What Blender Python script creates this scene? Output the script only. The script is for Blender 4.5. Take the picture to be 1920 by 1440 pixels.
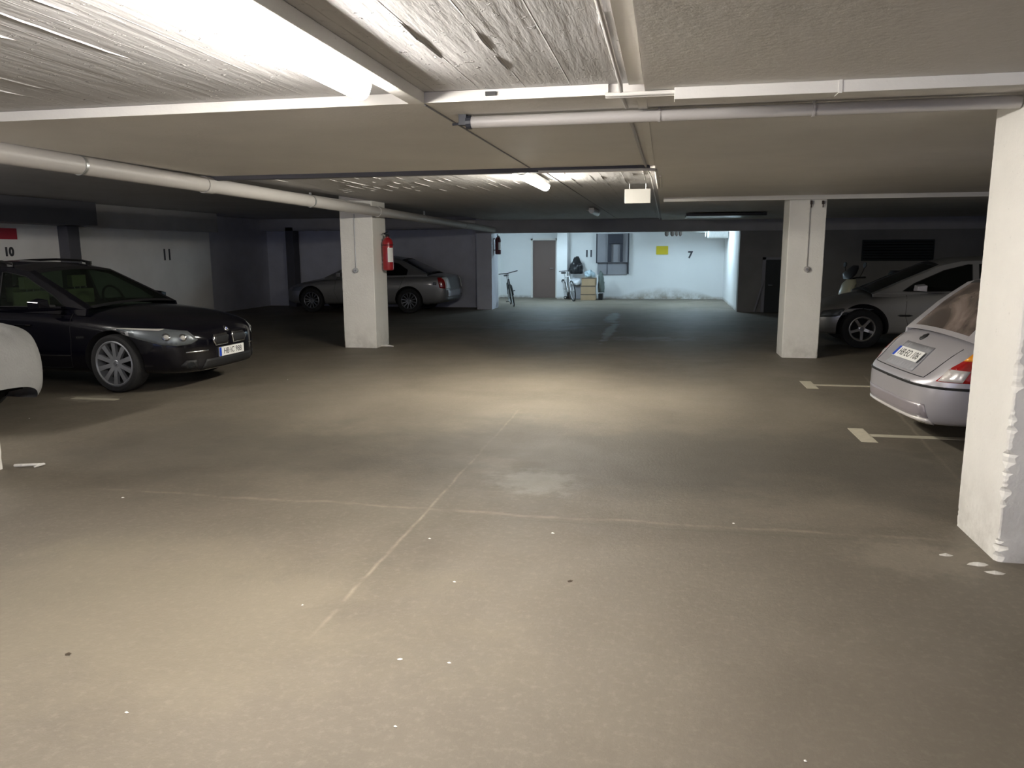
import bpy, bmesh, math, random
from mathutils import Vector, Matrix, noise
from mathutils.bvhtree import BVHTree
from mathutils.geometry import tessellate_polygon
random.seed(7)
for o in list(bpy.data.objects): bpy.data.objects.remove(o)
SC = bpy.context.scene
COL = SC.collection

# ------------------------------------------------------------------ camera
th, al, ro = math.radians(9.85), math.radians(11.2), math.radians(0.3)
fw = Vector((-math.sin(al)*math.cos(th), math.cos(al)*math.cos(th), -math.sin(th)))
rt = Vector((math.cos(al), math.sin(al), 0)); up = rt.cross(fw)
R_ = rt*math.cos(ro) - up*math.sin(ro); U_ = up*math.cos(ro) + rt*math.sin(ro)
cd = bpy.data.cameras.new('camera'); cam = bpy.data.objects.new('camera', cd); COL.objects.link(cam)
m = Matrix((R_, U_, -fw)).transposed().to_4x4(); m.translation = Vector((0, 0, 1.6)); cam.matrix_world = m
cd.sensor_width = 36; cd.lens = 27.0; cd.clip_start = 0.05
SC.camera = cam

# ------------------------------------------------------------------ world, exposure
w = bpy.data.worlds.new('world'); SC.world = w; w.use_nodes = True
w.node_tree.nodes['Background'].inputs[0].default_value = (0.45, 0.55, 1.0, 1)
w.node_tree.nodes['Background'].inputs[1].default_value = 0.12
SC.view_settings.view_transform = 'Standard'; SC.view_settings.look = 'None'
SC.view_settings.gamma = 1; SC.view_settings.use_curve_mapping = False
SC.view_settings.exposure = 3.3
TUBE = 21.0          # emission of the tubes that are switched on
WARM = (1.0, 0.95, 0.89); COLD = (0.62, 0.84, 1.0)

# ------------------------------------------------------------------ materials
class NT:
    def __init__(s, name):
        s.m = bpy.data.materials.new(name); s.m.use_nodes = True
        s.t = s.m.node_tree; s.b = s.t.nodes['Principled BSDF']
    def n(s, typ, **k):
        nd = s.t.nodes.new(typ)
        for a, v in k.items():
            if a in nd.inputs: nd.inputs[a].default_value = v
            else: setattr(nd, a, v)
        return nd
    def l(s, a, b): s.t.links.new(a, b)
def rgb(c): return (c[0], c[1], c[2], 1)
def simple(name, col, rough=.5, metal=0, coat=0, spec=None, noise_=0, nscale=8, bump=0, bscale=60):
    a = NT(name); b = a.b
    b.inputs['Base Color'].default_value = rgb(col); b.inputs['Roughness'].default_value = rough
    b.inputs['Metallic'].default_value = metal; b.inputs['Coat Weight'].default_value = coat
    b.inputs['Coat Roughness'].default_value = .06
    if spec is not None: b.inputs['Specular IOR Level'].default_value = spec
    tc = a.n('ShaderNodeTexCoord')
    if noise_:
        nz = a.n('ShaderNodeTexNoise', Scale=nscale, Detail=6.0, Roughness=.6); a.l(tc.outputs['Object'], nz.inputs['Vector'])
        mx = a.n('ShaderNodeMix', data_type='RGBA'); a.l(nz.outputs['Fac'], mx.inputs['Factor'])
        mx.inputs['A'].default_value = rgb([c*(1-noise_) for c in col]); mx.inputs['B'].default_value = rgb([min(1, c*(1+noise_)) for c in col])
        a.l(mx.outputs['Result'], b.inputs['Base Color'])
    if bump:
        n2 = a.n('ShaderNodeTexNoise', Scale=bscale, Detail=5.0); a.l(tc.outputs['Object'], n2.inputs['Vector'])
        bp = a.n('ShaderNodeBump', Strength=bump, Distance=.01); a.l(n2.outputs['Fac'], bp.inputs['Height']); a.l(bp.outputs[0], b.inputs['Normal'])
    return a.m
def emis(name, col, st):
    a = NT(name); a.b.inputs['Base Color'].default_value = rgb((.8, .8, .8))
    a.b.inputs['Emission Color'].default_value = rgb(col); a.b.inputs['Emission Strength'].default_value = st; return a.m

def ramp(a, src, p0, p1, c0=(0,0,0), c1=(1,1,1)):
    r = a.n('ShaderNodeValToRGB'); r.color_ramp.elements[0].position = p0; r.color_ramp.elements[1].position = p1
    r.color_ramp.elements[0].color = rgb(c0); r.color_ramp.elements[1].color = rgb(c1); a.l(src, r.inputs[0]); return r.outputs[0]
def math_(a, op, x, y=None, clamp=False):
    nd = a.n('ShaderNodeMath', operation=op); nd.use_clamp = clamp
    for i, v in enumerate((x, y)):
        if v is None: continue
        if isinstance(v, (int, float)): nd.inputs[i].default_value = v
        else: a.l(v, nd.inputs[i])
    return nd.outputs[0]
def mixc(a, fac, A, B):
    mx = a.n('ShaderNodeMix', data_type='RGBA')
    for k, v in (('Factor', fac), ('A', A), ('B', B)):
        if isinstance(v, (tuple, list)): mx.inputs[k].default_value = rgb(v)
        elif isinstance(v, (int, float)): mx.inputs[k].default_value = v
        else: a.l(v, mx.inputs[k])
    return mx.outputs['Result']

def floor_material():
    a = NT('worn_concrete_floor'); g = a.n('ShaderNodeNewGeometry'); P = g.outputs['Position']
    def nz(scale, det=6, rough=.6, dist=0, stretch=None):
        v = P
        if stretch:
            mp = a.n('ShaderNodeMapping'); mp.inputs['Scale'].default_value = stretch; a.l(P, mp.inputs[0]); v = mp.outputs[0]
        n = a.n('ShaderNodeTexNoise', Scale=scale, Detail=float(det), Roughness=rough, Distortion=dist); a.l(v, n.inputs['Vector']); return n.outputs['Fac']
    sp = a.n('ShaderNodeSeparateXYZ'); a.l(P, sp.inputs[0]); X, Y = sp.outputs[0], sp.outputs[1]
    c = mixc(a, ramp(a, nz(.55, 5, .55, .6), .32, .68), (.125, .107, .082), (.190, .165, .127))
    c = mixc(a, math_(a, 'MULTIPLY', ramp(a, nz(1.7, 8, .7, .4, (1, .45, 1)), .45, .75), .35), c, (.17, .145, .11))
    c = mixc(a, math_(a, 'MULTIPLY', ramp(a, nz(26, 6, .75), .5, .8), .25), c, (.42, .38, .30))
    c = mixc(a, math_(a, 'MULTIPLY', ramp(a, nz(7, 9, .75, .5), .56, .72), .35), c, (.19, .165, .13))
    def band(coord, center, half, wob=.02):                     # 1 inside a wavering thin line
        d = math_(a, 'SUBTRACT', coord, center); d = math_(a, 'ADD', d, math_(a, 'MULTIPLY', math_(a, 'SUBTRACT', nz(2.2, 3), .5), wob))
        d = math_(a, 'ABSOLUTE', d); return math_(a, 'SUBTRACT', 1.0, math_(a, 'DIVIDE', d, half), True)
    def between(coord, lo, hi, soft=.4):
        u = math_(a, 'DIVIDE', math_(a, 'SUBTRACT', coord, lo), soft, True); v = math_(a, 'DIVIDE', math_(a, 'SUBTRACT', hi, coord), soft, True)
        return math_(a, 'MULTIPLY', u, v)
    broken = ramp(a, nz(5, 5, .7), .36, .6)
    l1 = math_(a, 'MULTIPLY', math_(a, 'MULTIPLY', band(X, -1.42, .016, .05), between(Y, 2.7, 7.6)), broken)
    c = mixc(a, math_(a, 'MULTIPLY', l1, .6), c, (.42, .37, .28))
    l2 = math_(a, 'MULTIPLY', math_(a, 'MULTIPLY', band(Y, 4.44, .03, .14), between(X, -3.9, 1.7)), broken)
    c = mixc(a, math_(a, 'MULTIPLY', l2, .35), c, (.40, .35, .27))
    l2b = math_(a, 'MULTIPLY', band(Y, 4.36, .022, .14), between(X, -1.0, 1.9))
    c = mixc(a, math_(a, 'MULTIPLY', l2b, .35), c, (.10, .09, .07))
    l3 = math_(a, 'MULTIPLY', band(math_(a, 'SUBTRACT', X, math_(a, 'MULTIPLY', Y, .1)), 1.49, .022, .05), between(Y, 5.0, 10.5))
    c = mixc(a, math_(a, 'MULTIPLY', l3, .25), c, (.48, .42, .32))
    # pale worn-through patches
    def blob(cx, cy, rx, ry, amt, col, s=3.2):
        nonlocal c
        dx = math_(a, 'DIVIDE', math_(a, 'SUBTRACT', X, cx), rx); dy = math_(a, 'DIVIDE', math_(a, 'SUBTRACT', Y, cy), ry)
        d = math_(a, 'SQRT', math_(a, 'ADD', math_(a, 'MULTIPLY', dx, dx), math_(a, 'MULTIPLY', dy, dy)))
        f = math_(a, 'SUBTRACT', math_(a, 'SUBTRACT', 1.0, d), math_(a, 'MULTIPLY', math_(a, 'SUBTRACT', nz(s, 7, .7), .5), 1.8))
        f = ramp(a, f, .15, .6); c = mixc(a, math_(a, 'MULTIPLY', f, amt), c, col)
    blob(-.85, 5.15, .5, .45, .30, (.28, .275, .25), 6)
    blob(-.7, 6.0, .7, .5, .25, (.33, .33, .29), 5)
    blob(.0, 6.0, 4.6, 1.5, .75, (.10, .090, .072), 1.0)  # dimness between the two lamp pools, painted into the floor
    blob(-3.6, 5.6, 2.2, 1.5, .5, (.10, .09, .072), 1.3)  # same painted dimness, left side of the aisle
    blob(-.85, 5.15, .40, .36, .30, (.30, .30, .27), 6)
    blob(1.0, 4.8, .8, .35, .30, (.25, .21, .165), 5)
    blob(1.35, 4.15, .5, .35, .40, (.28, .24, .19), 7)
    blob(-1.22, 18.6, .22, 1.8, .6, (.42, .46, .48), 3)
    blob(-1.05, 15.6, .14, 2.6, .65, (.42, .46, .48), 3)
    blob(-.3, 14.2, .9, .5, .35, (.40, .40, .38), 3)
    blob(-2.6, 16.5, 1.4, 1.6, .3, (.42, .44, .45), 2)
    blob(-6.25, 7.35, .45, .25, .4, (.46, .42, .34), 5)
    blob(-2.2, 2.9, 2.0, 1.1, .45, (.22, .19, .135), 1.2)  # light pool of the nearest lamp, painted into the floor
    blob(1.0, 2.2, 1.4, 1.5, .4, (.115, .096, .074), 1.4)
    a.l(c, a.b.inputs['Base Color'])
    rr = math_(a, 'ADD', math_(a, 'MULTIPLY', nz(3, 5), .3), .48); a.l(rr, a.b.inputs['Roughness'])
    a.b.inputs['Specular IOR Level'].default_value = .35
    bp = a.n('ShaderNodeBump', Strength=.35, Distance=.012); a.l(math_(a, 'ADD', nz(45, 6, .7), math_(a, 'MULTIPLY', nz(2.5, 4), 1.5)), bp.inputs['Height']); a.l(bp.outputs[0], a.b.inputs['Normal'])
    return a.m

def board_material(name, col=(.66, .64, .62), ridge=1.0):
    """painted board-marked concrete: boards run along Y, raised ridges and torn flecks"""
    a = NT(name); g = a.n('ShaderNodeNewGeometry'); P = g.outputs['Position']
    mp = a.n('ShaderNodeMapping'); mp.inputs['Scale'].default_value = (1, .12, 1); a.l(P, mp.inputs[0])
    def nz(scale, v=mp.outputs[0], det=6, rough=.6, dist=0.0):
        n = a.n('ShaderNodeTexNoise', Scale=scale, Detail=float(det), Roughness=rough, Distortion=dist); a.l(v, n.inputs['Vector']); return n.outputs['Fac']
    sp = a.n('ShaderNodeSeparateXYZ'); a.l(P, sp.inputs[0]); X, Y = sp.outputs[0], sp.outputs[1]
    xb = math_(a, 'DIVIDE', math_(a, 'ADD', X, math_(a, 'MULTIPLY', nz(1.1), .03)), .235)
    fr = math_(a, 'ABSOLUTE', math_(a, 'SUBTRACT', math_(a, 'FRACT', xb), .5))
    seam = ramp(a, fr, .482, .499)
    wn = a.n('ShaderNodeTexWhiteNoise', noise_dimensions='1D'); a.l(math_(a, 'FLOOR', xb), wn.inputs['W']); lvl = wn.outputs['Value']
    ridgef = math_(a, 'MULTIPLY', seam, math_(a, 'SUBTRACT', nz(2.1, P, 4), .44))
    ysn = math_(a, 'MULTIPLY', ramp(a, nz(17, P, 5, .6), .62, .72), .5)
    h = math_(a, 'ADD', math_(a, 'MULTIPLY', ridgef, 2.2*ridge), math_(a, 'MULTIPLY', lvl, .45))
    h = math_(a, 'ADD', h, math_(a, 'MULTIPLY', nz(22, det=5), .30)); h = math_(a, 'ADD', h, ysn)
    h = math_(a, 'ADD', h, math_(a, 'MULTIPLY', nz(3.2, det=3), .8))
    bp = a.n('ShaderNodeBump', Strength=.9, Distance=.02); a.l(h, bp.inputs['Height']); a.l(bp.outputs[0], a.b.inputs['Normal'])
    c = mixc(a, nz(2.4), [v*.90 for v in col], [min(1, v*1.06) for v in col])
    c = mixc(a, math_(a, 'MULTIPLY', math_(a, 'MULTIPLY', seam, ramp(a, nz(1.6, P, 3), .46, .56)), .5), c, (.16, .15, .14))
    c = mixc(a, math_(a, 'MULTIPLY', ramp(a, nz(30, P, 3), .70, .74), .6), c, (.85, .83, .80))
    a.l(c, a.b.inputs['Base Color']); a.b.inputs['Roughness'].default_value = .62
    return a.m

def plaster(name, col, var=.08, bump=.25, dirt=None, scale=1.4, rough=.7):
    a = NT(name); g = a.n('ShaderNodeNewGeometry'); P = g.outputs['Position']
    def nz(s, det=6, r=.6):
        n = a.n('ShaderNodeTexNoise', Scale=s, Detail=float(det), Roughness=r); a.l(P, n.inputs['Vector']); return n.outputs['Fac']
    c = mixc(a, ramp(a, nz(scale), .3, .7), [v*(1-var) for v in col], [min(1, v*(1+var)) for v in col])
    if dirt:
        sp = a.n('ShaderNodeSeparateXYZ'); a.l(P, sp.inputs[0])
        z = math_(a, 'SUBTRACT', 1.0, math_(a, 'DIVIDE', sp.outputs[2], dirt[0]), True)
        f = math_(a, 'MULTIPLY', z, ramp(a, nz(5, 8, .7), .35, .62)); c = mixc(a, math_(a, 'MULTIPLY', f, dirt[1]), c, dirt[2])
    spk = ramp(a, nz(34, 3), .69, .73); c = mixc(a, math_(a, 'MULTIPLY', spk, .3), c, [v*.55 for v in col])
    a.l(c, a.b.inputs['Base Color']); a.b.inputs['Roughness'].default_value = rough
    bp = a.n('ShaderNodeBump', Strength=bump, Distance=.008); a.l(math_(a, 'ADD', nz(38), math_(a, 'MULTIPLY', nz(4), 1.6)), bp.inputs['Height']); a.l(bp.outputs[0], a.b.inputs['Normal'])
    return a.m

def back_wall_material():
    """white paint with brown damp staining low down right of centre"""
    a = NT('stained_white_wall'); g = a.n('ShaderNodeNewGeometry'); P = g.outputs['Position']
    sp = a.n('ShaderNodeSeparateXYZ'); a.l(P, sp.inputs[0]); X, Z = sp.outputs[0], sp.outputs[2]
    n = a.n('ShaderNodeTexNoise', Scale=3.5, Detail=8.0, Roughness=.7); a.l(P, n.inputs['Vector'])
    dx = math_(a, 'DIVIDE', math_(a, 'SUBTRACT', X, .05), 1.5); dx = math_(a, 'SUBTRACT', 1.0, math_(a, 'MULTIPLY', dx, dx), True)
    hgt = math_(a, 'ADD', .10, math_(a, 'MULTIPLY', dx, .32))
    f = math_(a, 'SUBTRACT', 1.0, math_(a, 'DIVIDE', Z, hgt), True); f = math_(a, 'MULTIPLY', f, ramp(a, n.outputs['Fac'], .3, .6))
    br = a.n('ShaderNodeTexNoise', Scale=1.2, Detail=4.0); a.l(P, br.inputs['Vector'])
    c = mixc(a, br.outputs['Fac'], (.70, .71, .71), (.80, .81, .80))
    c = mixc(a, math_(a, 'MULTIPLY', f, .9), c, (.20, .15, .09))
    a.l(c, a.b.inputs['Base Color']); a.b.inputs['Roughness'].default_value = .7
    b = a.n('ShaderNodeTexBrick', Scale=2.6); a.l(P, b.inputs['Vector'])
    bp = a.n('ShaderNodeBump', Strength=.15, Distance=.01); a.l(n.outputs['Fac'], bp.inputs['Height']); a.l(bp.outputs[0], a.b.inputs['Normal'])
    return a.m

def glass_material(name, tint=(.55, .62, .55), alpha=.16, rough=.03):
    a = NT(name); out = a.t.nodes['Material Output']; tr = a.n('ShaderNodeBsdfTransparent'); tr.inputs[0].default_value = rgb(tint)
    a.b.inputs['Base Color'].default_value = rgb([v*.08 for v in tint]); a.b.inputs['Roughness'].default_value = rough
    mx = a.n('ShaderNodeMixShader'); mx.inputs[0].default_value = alpha; a.l(tr.outputs[0], mx.inputs[1]); a.l(a.b.outputs[0], mx.inputs[2]); a.l(mx.outputs[0], out.inputs[0])
    return a.m
def dusty_glass():
    a = NT('dusty_brown_glass'); tc = a.n('ShaderNodeTexCoord'); n = a.n('ShaderNodeTexNoise', Scale=2.2, Detail=5.0, Distortion=.8); a.l(tc.outputs['Object'], n.inputs['Vector'])
    a.l(mixc(a, ramp(a, n.outputs['Fac'], .4, .62), (.055, .043, .038), (.21, .165, .145)), a.b.inputs['Base Color'])
    a.b.inputs['Roughness'].default_value = .22
    return a.m

M = {}
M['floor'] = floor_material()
M['boards'] = board_material('board_marked_ceiling', (.50, .49, .485))
M['soffit'] = plaster('smooth_painted_soffit', (.71, .685, .65), .05, .25)
M['bay_ceiling'] = plaster('mid_grey_ceiling', (.42, .41, .41), .1, .3)  # darker grey than the soffit and boards
M['white_paint'] = plaster('white_painted_trim', (.74, .72, .68), .05, .2)
M['column'] = plaster('white_column_paint', (.86, .84, .785), .04, .5, (.45, .45, (.33, .30, .25)), 2)
M['wall_white'] = plaster('white_wall_paint', (.86, .85, .84), .05, .2, (.3, .5, (.25, .22, .18)))
M['wall_shaded'] = plaster('shaded_bay_wall', (.66, .67, .73), .1, .2)  # cool grey base colour stands in for shade in the far left bay
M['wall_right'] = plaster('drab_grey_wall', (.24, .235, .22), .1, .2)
M['back_wall'] = back_wall_material()
M['post'] = plaster('shade_dark_concrete', (.10, .10, .115), .1, .2)  # near-black tone paints unlit post and duct fronts; edge strip is dark itself
M['door_brown'] = simple('brown_door_paint', (.18, .125, .105), .5)
M['door_dark'] = simple('dark_green_steel', (.012, .018, .018), .5)
M['black'] = simple('black_plastic', (.012, .012, .013), .55)
M['blackgloss'] = simple('black_gloss_plastic', (.01, .01, .011), .2, 0, .5)
M['rubber'] = simple('tyre_rubber', (.018, .018, .019), .8, bump=.3)
M['well'] = simple('wheel_arch_black', (.006, .006, .007), .9)
M['alloy'] = simple('alloy_wheel', (.55, .55, .56), .32, .85)
M['alloy_dull'] = simple('dull_alloy', (.24, .25, .28), .4, .8)
M['alloy_mid'] = simple('grey_alloy', (.27, .28, .30), .4, .5)
M['chrome'] = simple('chrome', (.75, .76, .78), .12, 1)
M['steel'] = simple('galvanised_steel', (.45, .46, .46), .4, .8)
M['paint_black'] = simple('midnight_black_paint', (.002, .002, .005), .14, .0, .3)
M['paint_silver'] = simple('silver_lilac_paint', (.50, .485, .52), .34, .45, .7)
M['paint_grey'] = simple('silver_grey_paint', (.36, .36, .355), .34, .5, .6)
M['paint_sand'] = simple('dusty_silver_paint', (.27, .27, .27), .38, .5, .5)
M['paint_lower'] = simple('bumper_mauve_grey', (.30, .27, .29), .4, .2, .5)
M['glass'] = glass_material('car_glass')
M['glass_dark'] = glass_material('car_glass_dark', (.08, .10, .09), .8)
M['glass_dusty'] = dusty_glass()
M['lens'] = glass_material('headlamp_lens', (.85, .87, .88), .22)
M['reflector'] = simple('headlamp_reflector', (.62, .63, .64), .3, .35)
M['red_lens'] = simple('red_lamp_lens', (.33, .008, .008), .2, 0, .8)
M['amber_lens'] = simple('amber_lamp_lens', (.80, .30, .01), .25, 0, .8)
M['clear_lens'] = simple('frosted_lamp_lens', (.70, .66, .64), .22, .1, .8)
M['interior'] = simple('car_interior', (.03, .03, .03), .8)
M['seat_cloth'] = simple('olive_seat_cloth', (.42, .42, .26), .9)
M['plate'] = simple('plate_white', (.82, .82, .80), .35)
M['eu_blue'] = simple('plate_blue', (.01, .06, .50), .35)
M['ink'] = simple('black_ink', (.012, .012, .014), .5)
M['ink_faded'] = simple('faded_black_stencil', (.05, .05, .06), .7)
M['cover'] = simple('grey_car_cover_cloth', (.34, .34, .335), .85, noise_=.12, nscale=5, bump=.5, bscale=40)
M['red'] = simple('extinguisher_red', (.33, .012, .018), .3, 0, .5)
M['red_sign'] = simple('red_sign_paint', (.42, .02, .04), .5)
M['red_dark'] = simple('dull_dark_red', (.09, .01, .015), .5)
M['label'] = simple('paper_label', (.8, .8, .78), .6)
M['yellow'] = simple('yellow_sign', (.62, .50, .01), .5)
M['sign_white'] = simple('cream_sign_plastic', (.48, .465, .43), .4)
M['paint_mark'] = simple('worn_road_paint', (.50, .46, .36), .7, noise_=.25, nscale=18)
M['cardboard'] = simple('cardboard', (.42, .30, .18), .8, noise_=.12, nscale=6)
M['tape'] = simple('dark_packing_tape', (.06, .05, .045), .5)
M['bag_black'] = simple('black_bin_bag', (.012, .013, .016), .3, bump=.6, bscale=12)
M['bag_white'] = simple('white_plastic_bag', (.75, .78, .82), .45, bump=.5, bscale=14)
M['bag_blue'] = simple('pale_blue_plastic', (.35, .45, .50), .4, bump=.5, bscale=14)
M['cloth_grey'] = simple('grey_green_cloth', (.13, .16, .15), .9, bump=.4, bscale=10)
M['bike_white'] = simple('bike_white_enamel', (.75, .75, .76), .3, 0, .4)
M['bike_black'] = simple('bike_black_enamel', (.015, .015, .02), .35, 0, .4)
M['panel_grey'] = simple('grey_metal_panel', (.27, .27, .29), .5, noise_=.1, nscale=4)
M['duct_dark'] = simple('dark_duct_metal', (.03, .033, .045), .5)
M['brown_pipe'] = simple('brown_pipe_lagging', (.04, .028, .022), .7)
M['foil'] = simple('foil_lagging', (.45, .45, .43), .35, .6, noise_=.3, nscale=12)
M['pipe'] = simple('painted_pipe', (.47, .45, .43), .45, noise_=.05)
M['paper'] = simple('litter_paper', (.85, .84, .78), .7)
M['leaf'] = simple('dry_leaf', (.05, .035, .02), .8)
M['tube_warm'] = emis('lit_tube_warm', WARM, TUBE)
M['tube_far'] = emis('lit_tube_second', (1.0, .95, .84), TUBE*1.35)
M['tube_cold'] = emis('lit_tube_cold', COLD, TUBE*.60)
M['tube_off'] = simple('unlit_diffuser', (.72, .74, .75), .3)
M['cream'] = simple('cream_scooter_paint', (.50, .49, .36), .3, 0, .5)

# ------------------------------------------------------------------ mesh helpers
class MB:
    def __init__(s): s.v = []; s.f = []; s.mi = []; s.mats = []
    def slot(s, mat):
        if mat not in s.mats: s.mats.append(mat)
        return s.mats.index(mat)
    def add(s, vs, fs, mat):
        o = len(s.v); s.v += [Vector(v) for v in vs]; k = s.slot(mat)
        for f in fs: s.f.append([i+o for i in f]); s.mi.append(k)
    def box(s, a, b, mat):
        x0, y0, z0 = a; x1, y1, z1 = b
        s.add([(x0,y0,z0),(x1,y0,z0),(x1,y1,z0),(x0,y1,z0),(x0,y0,z1),(x1,y0,z1),(x1,y1,z1),(x0,y1,z1)],
              [(0,3,2,1),(4,5,6,7),(0,1,5,4),(1,2,6,5),(2,3,7,6),(3,0,4,7)], mat)
    def obox(s, c, ax, ay, az, mat):
        c, ax, ay, az = map(Vector, (c, ax, ay, az))
        s.add([c+sx*ax+sy*ay+sz*az for sz in (-1,1) for sx, sy in ((-1,-1),(1,-1),(1,1),(-1,1))],
              [(0,3,2,1),(4,5,6,7),(0,1,5,4),(1,2,6,5),(2,3,7,6),(3,0,4,7)], mat)
    def tube(s, pts, r, mat, n=10, closed=False, cap=True):
        pts = [Vector(p) for p in pts]; N = len(pts); rs = r if isinstance(r, (list, tuple)) else [r]*N
        prev = None; vs = []
        for i, p in enumerate(pts):
            if closed: d = pts[(i+1) % N]-pts[i-1]
            else: d = pts[min(i+1, N-1)]-pts[max(i-1, 0)]
            d.normalize()
            if prev is None:
                a = d.orthogonal().normalized()
            else:
                a = prev-d*prev.dot(d); a = a.normalized() if a.length > 1e-6 else d.orthogonal().normalized()
            prev = a; b = d.cross(a)
            vs += [p+(a*math.cos(t)+b*math.sin(t))*rs[i] for t in (2*math.pi*k/n for k in range(n))]
        fs = []
        for i in range(N if closed else N-1):
            j = (i+1) % N
            for k in range(n): fs.append((i*n+k, i*n+(k+1) % n, j*n+(k+1) % n, j*n+k))
        if cap and not closed: fs.append(tuple(range(n))[::-1]); fs.append(tuple((N-1)*n+k for k in range(n)))
        s.add(vs, fs, mat)
    def lathe(s, prof, mat, n=32, M4=None, close=False, cap=True):
        """profile of (radius, height) about local Z, placed by M4"""
        M4 = M4 or Matrix(); vs = []; N = len(prof)
        for r, h in prof: vs += [M4 @ Vector((r*math.cos(2*math.pi*k/n), r*math.sin(2*math.pi*k/n), h)) for k in range(n)]
        fs = [(i*n+k, i*n+(k+1) % n, (i+1)*n+(k+1) % n, (i+1)*n+k) for i in range(N-1) for k in range(n)]
        if close: fs += [((N-1)*n+k, (N-1)*n+(k+1) % n, (k+1) % n, k) for k in range(n)]
        elif cap:
            if prof[0][0] > 1e-5: fs.append(tuple(range(n))[::-1])
            if prof[-1][0] > 1e-5: fs.append(tuple((N-1)*n+k for k in range(n)))
        s.add(vs, fs, mat)
    def build(s, name, parent=None, smooth=False, bevel=0, loc=None, subsurf=0):
        me = bpy.data.meshes.new(name); me.from_pydata(s.v, [], s.f)
        for mt in s.mats: me.materials.append(mt)
        for p, k in zip(me.polygons, s.mi): p.material_index = k; p.use_smooth = smooth
        bm = bmesh.new(); bm.from_mesh(me); bmesh.ops.remove_doubles(bm, verts=bm.verts, dist=1e-6)
        bmesh.ops.recalc_face_normals(bm, faces=bm.faces); bm.to_mesh(me); bm.free()
        o = bpy.data.objects.new(name, me); COL.objects.link(o)
        if parent: o.parent = parent
        if loc: o.location = loc
        if bevel:
            b = o.modifiers.new('b', 'BEVEL'); b.width = bevel; b.segments = 2; b.limit_method = 'ANGLE'
        if subsurf:
            b = o.modifiers.new('s', 'SUBSURF'); b.levels = b.render_levels = subsurf
        if smooth and not subsurf:
            try:
                for e in me.edges: pass
                me.set_sharp_from_angle(angle=math.radians(40))
            except Exception: pass
        return o
def tag(o, label=None, cat=None, group=None, kind=None):
    if label: o['label'] = label
    if cat: o['category'] = cat
    if group: o['group'] = group
    if kind: o['kind'] = kind
    return o
def empty(name, loc, rz=0, label=None, cat=None, group=None):
    o = bpy.data.objects.new(name, None); COL.objects.link(o); o.location = loc; o.rotation_euler = (0, 0, rz)
    o.empty_display_size = .1
    return tag(o, label, cat, group)
def S(name, boxes, mat, label=None, cat=None):
    mb = MB()
    for a, b in boxes: mb.box(a, b, mat)
    return tag(mb.build(name), label or name.replace('_', ' '), cat, None, 'structure')
def mesh_of(o):
    dg = bpy.context.evaluated_depsgraph_get(); return bpy.data.meshes.new_from_object(o.evaluated_get(dg))
def text_obj(name, body, size, M4, mat, parent, extrude=.0015, align='CENTER', sx=1.0, bold=0):
    cu = bpy.data.curves.new(name, 'FONT'); cu.body = body; cu.size = size; cu.extrude = extrude; cu.align_x = align; cu.align_y = 'CENTER'
    cu.space_character = 1.05; cu.offset = bold
    t = bpy.data.objects.new(name, cu); COL.objects.link(t); bpy.context.view_layer.update()
    me = mesh_of(t); bpy.data.objects.remove(t); me.materials.clear(); me.materials.append(mat)
    me.transform(M4 @ Matrix.Diagonal((sx, 1, 1, 1)))
    o = bpy.data.objects.new(name, me); COL.objects.link(o)
    if parent: o.parent = parent
    return o

# ------------------------------------------------------------------ structure
FZ = 2.36; CZ = 2.41                                   # soffit height, board-marked slab height
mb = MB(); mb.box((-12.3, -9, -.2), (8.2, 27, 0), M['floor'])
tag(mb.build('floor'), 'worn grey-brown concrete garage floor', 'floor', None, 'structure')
mb = MB()
mb.box((-4.75, -9, CZ), (8.2, 27, 2.75), M['boards'])
rr_ = random.Random(11)
def fin(x, y, ln, h_, wd, mat=None):
    """a raised ridge of cement paste left between two form boards"""
    n = max(2, int(ln/.07)); vs = []
    for i in range(n+1):
        yy = y+ln*i/n; t = math.sin(math.pi*i/n)**.5*(.6+.4*rr_.random()); xx = x+rr_.uniform(-.003, .003)
        vs += [(xx-wd*.5, yy, CZ+.002), (xx, yy, CZ-h_*t), (xx+wd*.5, yy, CZ+.002)]
    mb.add(vs, [(3*i+k, 3*i+k+1, 3*i+k+4, 3*i+k+3) for i in range(n) for k in (0, 1)], M['boards'])
for y0, y1, dens in ((-1.0, 3.95, .42), (7.45, 10.6, .75)):
    x = -4.6
    while x < -.35:
        x += rr_.choice((.117, .235, .235))
        if -1.5 < x < -1.2: continue
        y = y0
        while y < y1:
            ln = rr_.uniform(.15, .9)
            if rr_.random() < dens and y+ln < y1: fin(x, y, ln, rr_.uniform(.004, .011), rr_.uniform(.004, .010))
            y += ln+rr_.uniform(.05, .5)
ceil = tag(mb.build('ceiling'), 'board-marked painted concrete ceiling', 'ceiling', None, 'structure')
S('ceiling_soffit', [((-4.75, 4.02, FZ), (-.12, 7.33, CZ+.01)), ((-.12, -9, FZ), (8.2, 20.8, CZ+.01)), ((-5.6, 20.8, FZ-.02), (2.1, 26.6, CZ+.01))], M['soffit'], 'smooth grey painted ceiling soffit panels', 'ceiling')
S('ceiling_left', [((-12.3, -9, 2.54), (-4.75, 22, 2.75))], M['bay_ceiling'], 'dark grey ceiling over the left parking bays', 'ceiling')
S('trim_1', [((-4.75, 4.0, FZ-.005), (-.30, 4.02, CZ-.002))], M['white_paint'], 'white painted step edge across the ceiling', 'trim')
S('wall_left', [((-11.6, -9, 0), (-11.2, 17.7, 2.56))], M['wall_white'], 'white painted left side wall of the garage', 'wall')
S('trim_2', [((-11.2, 13.15, 2.09), (-10.95, 17.7, 2.56))], M['bay_ceiling'], 'grey beam along the top of the left wall', 'beam')
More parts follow.
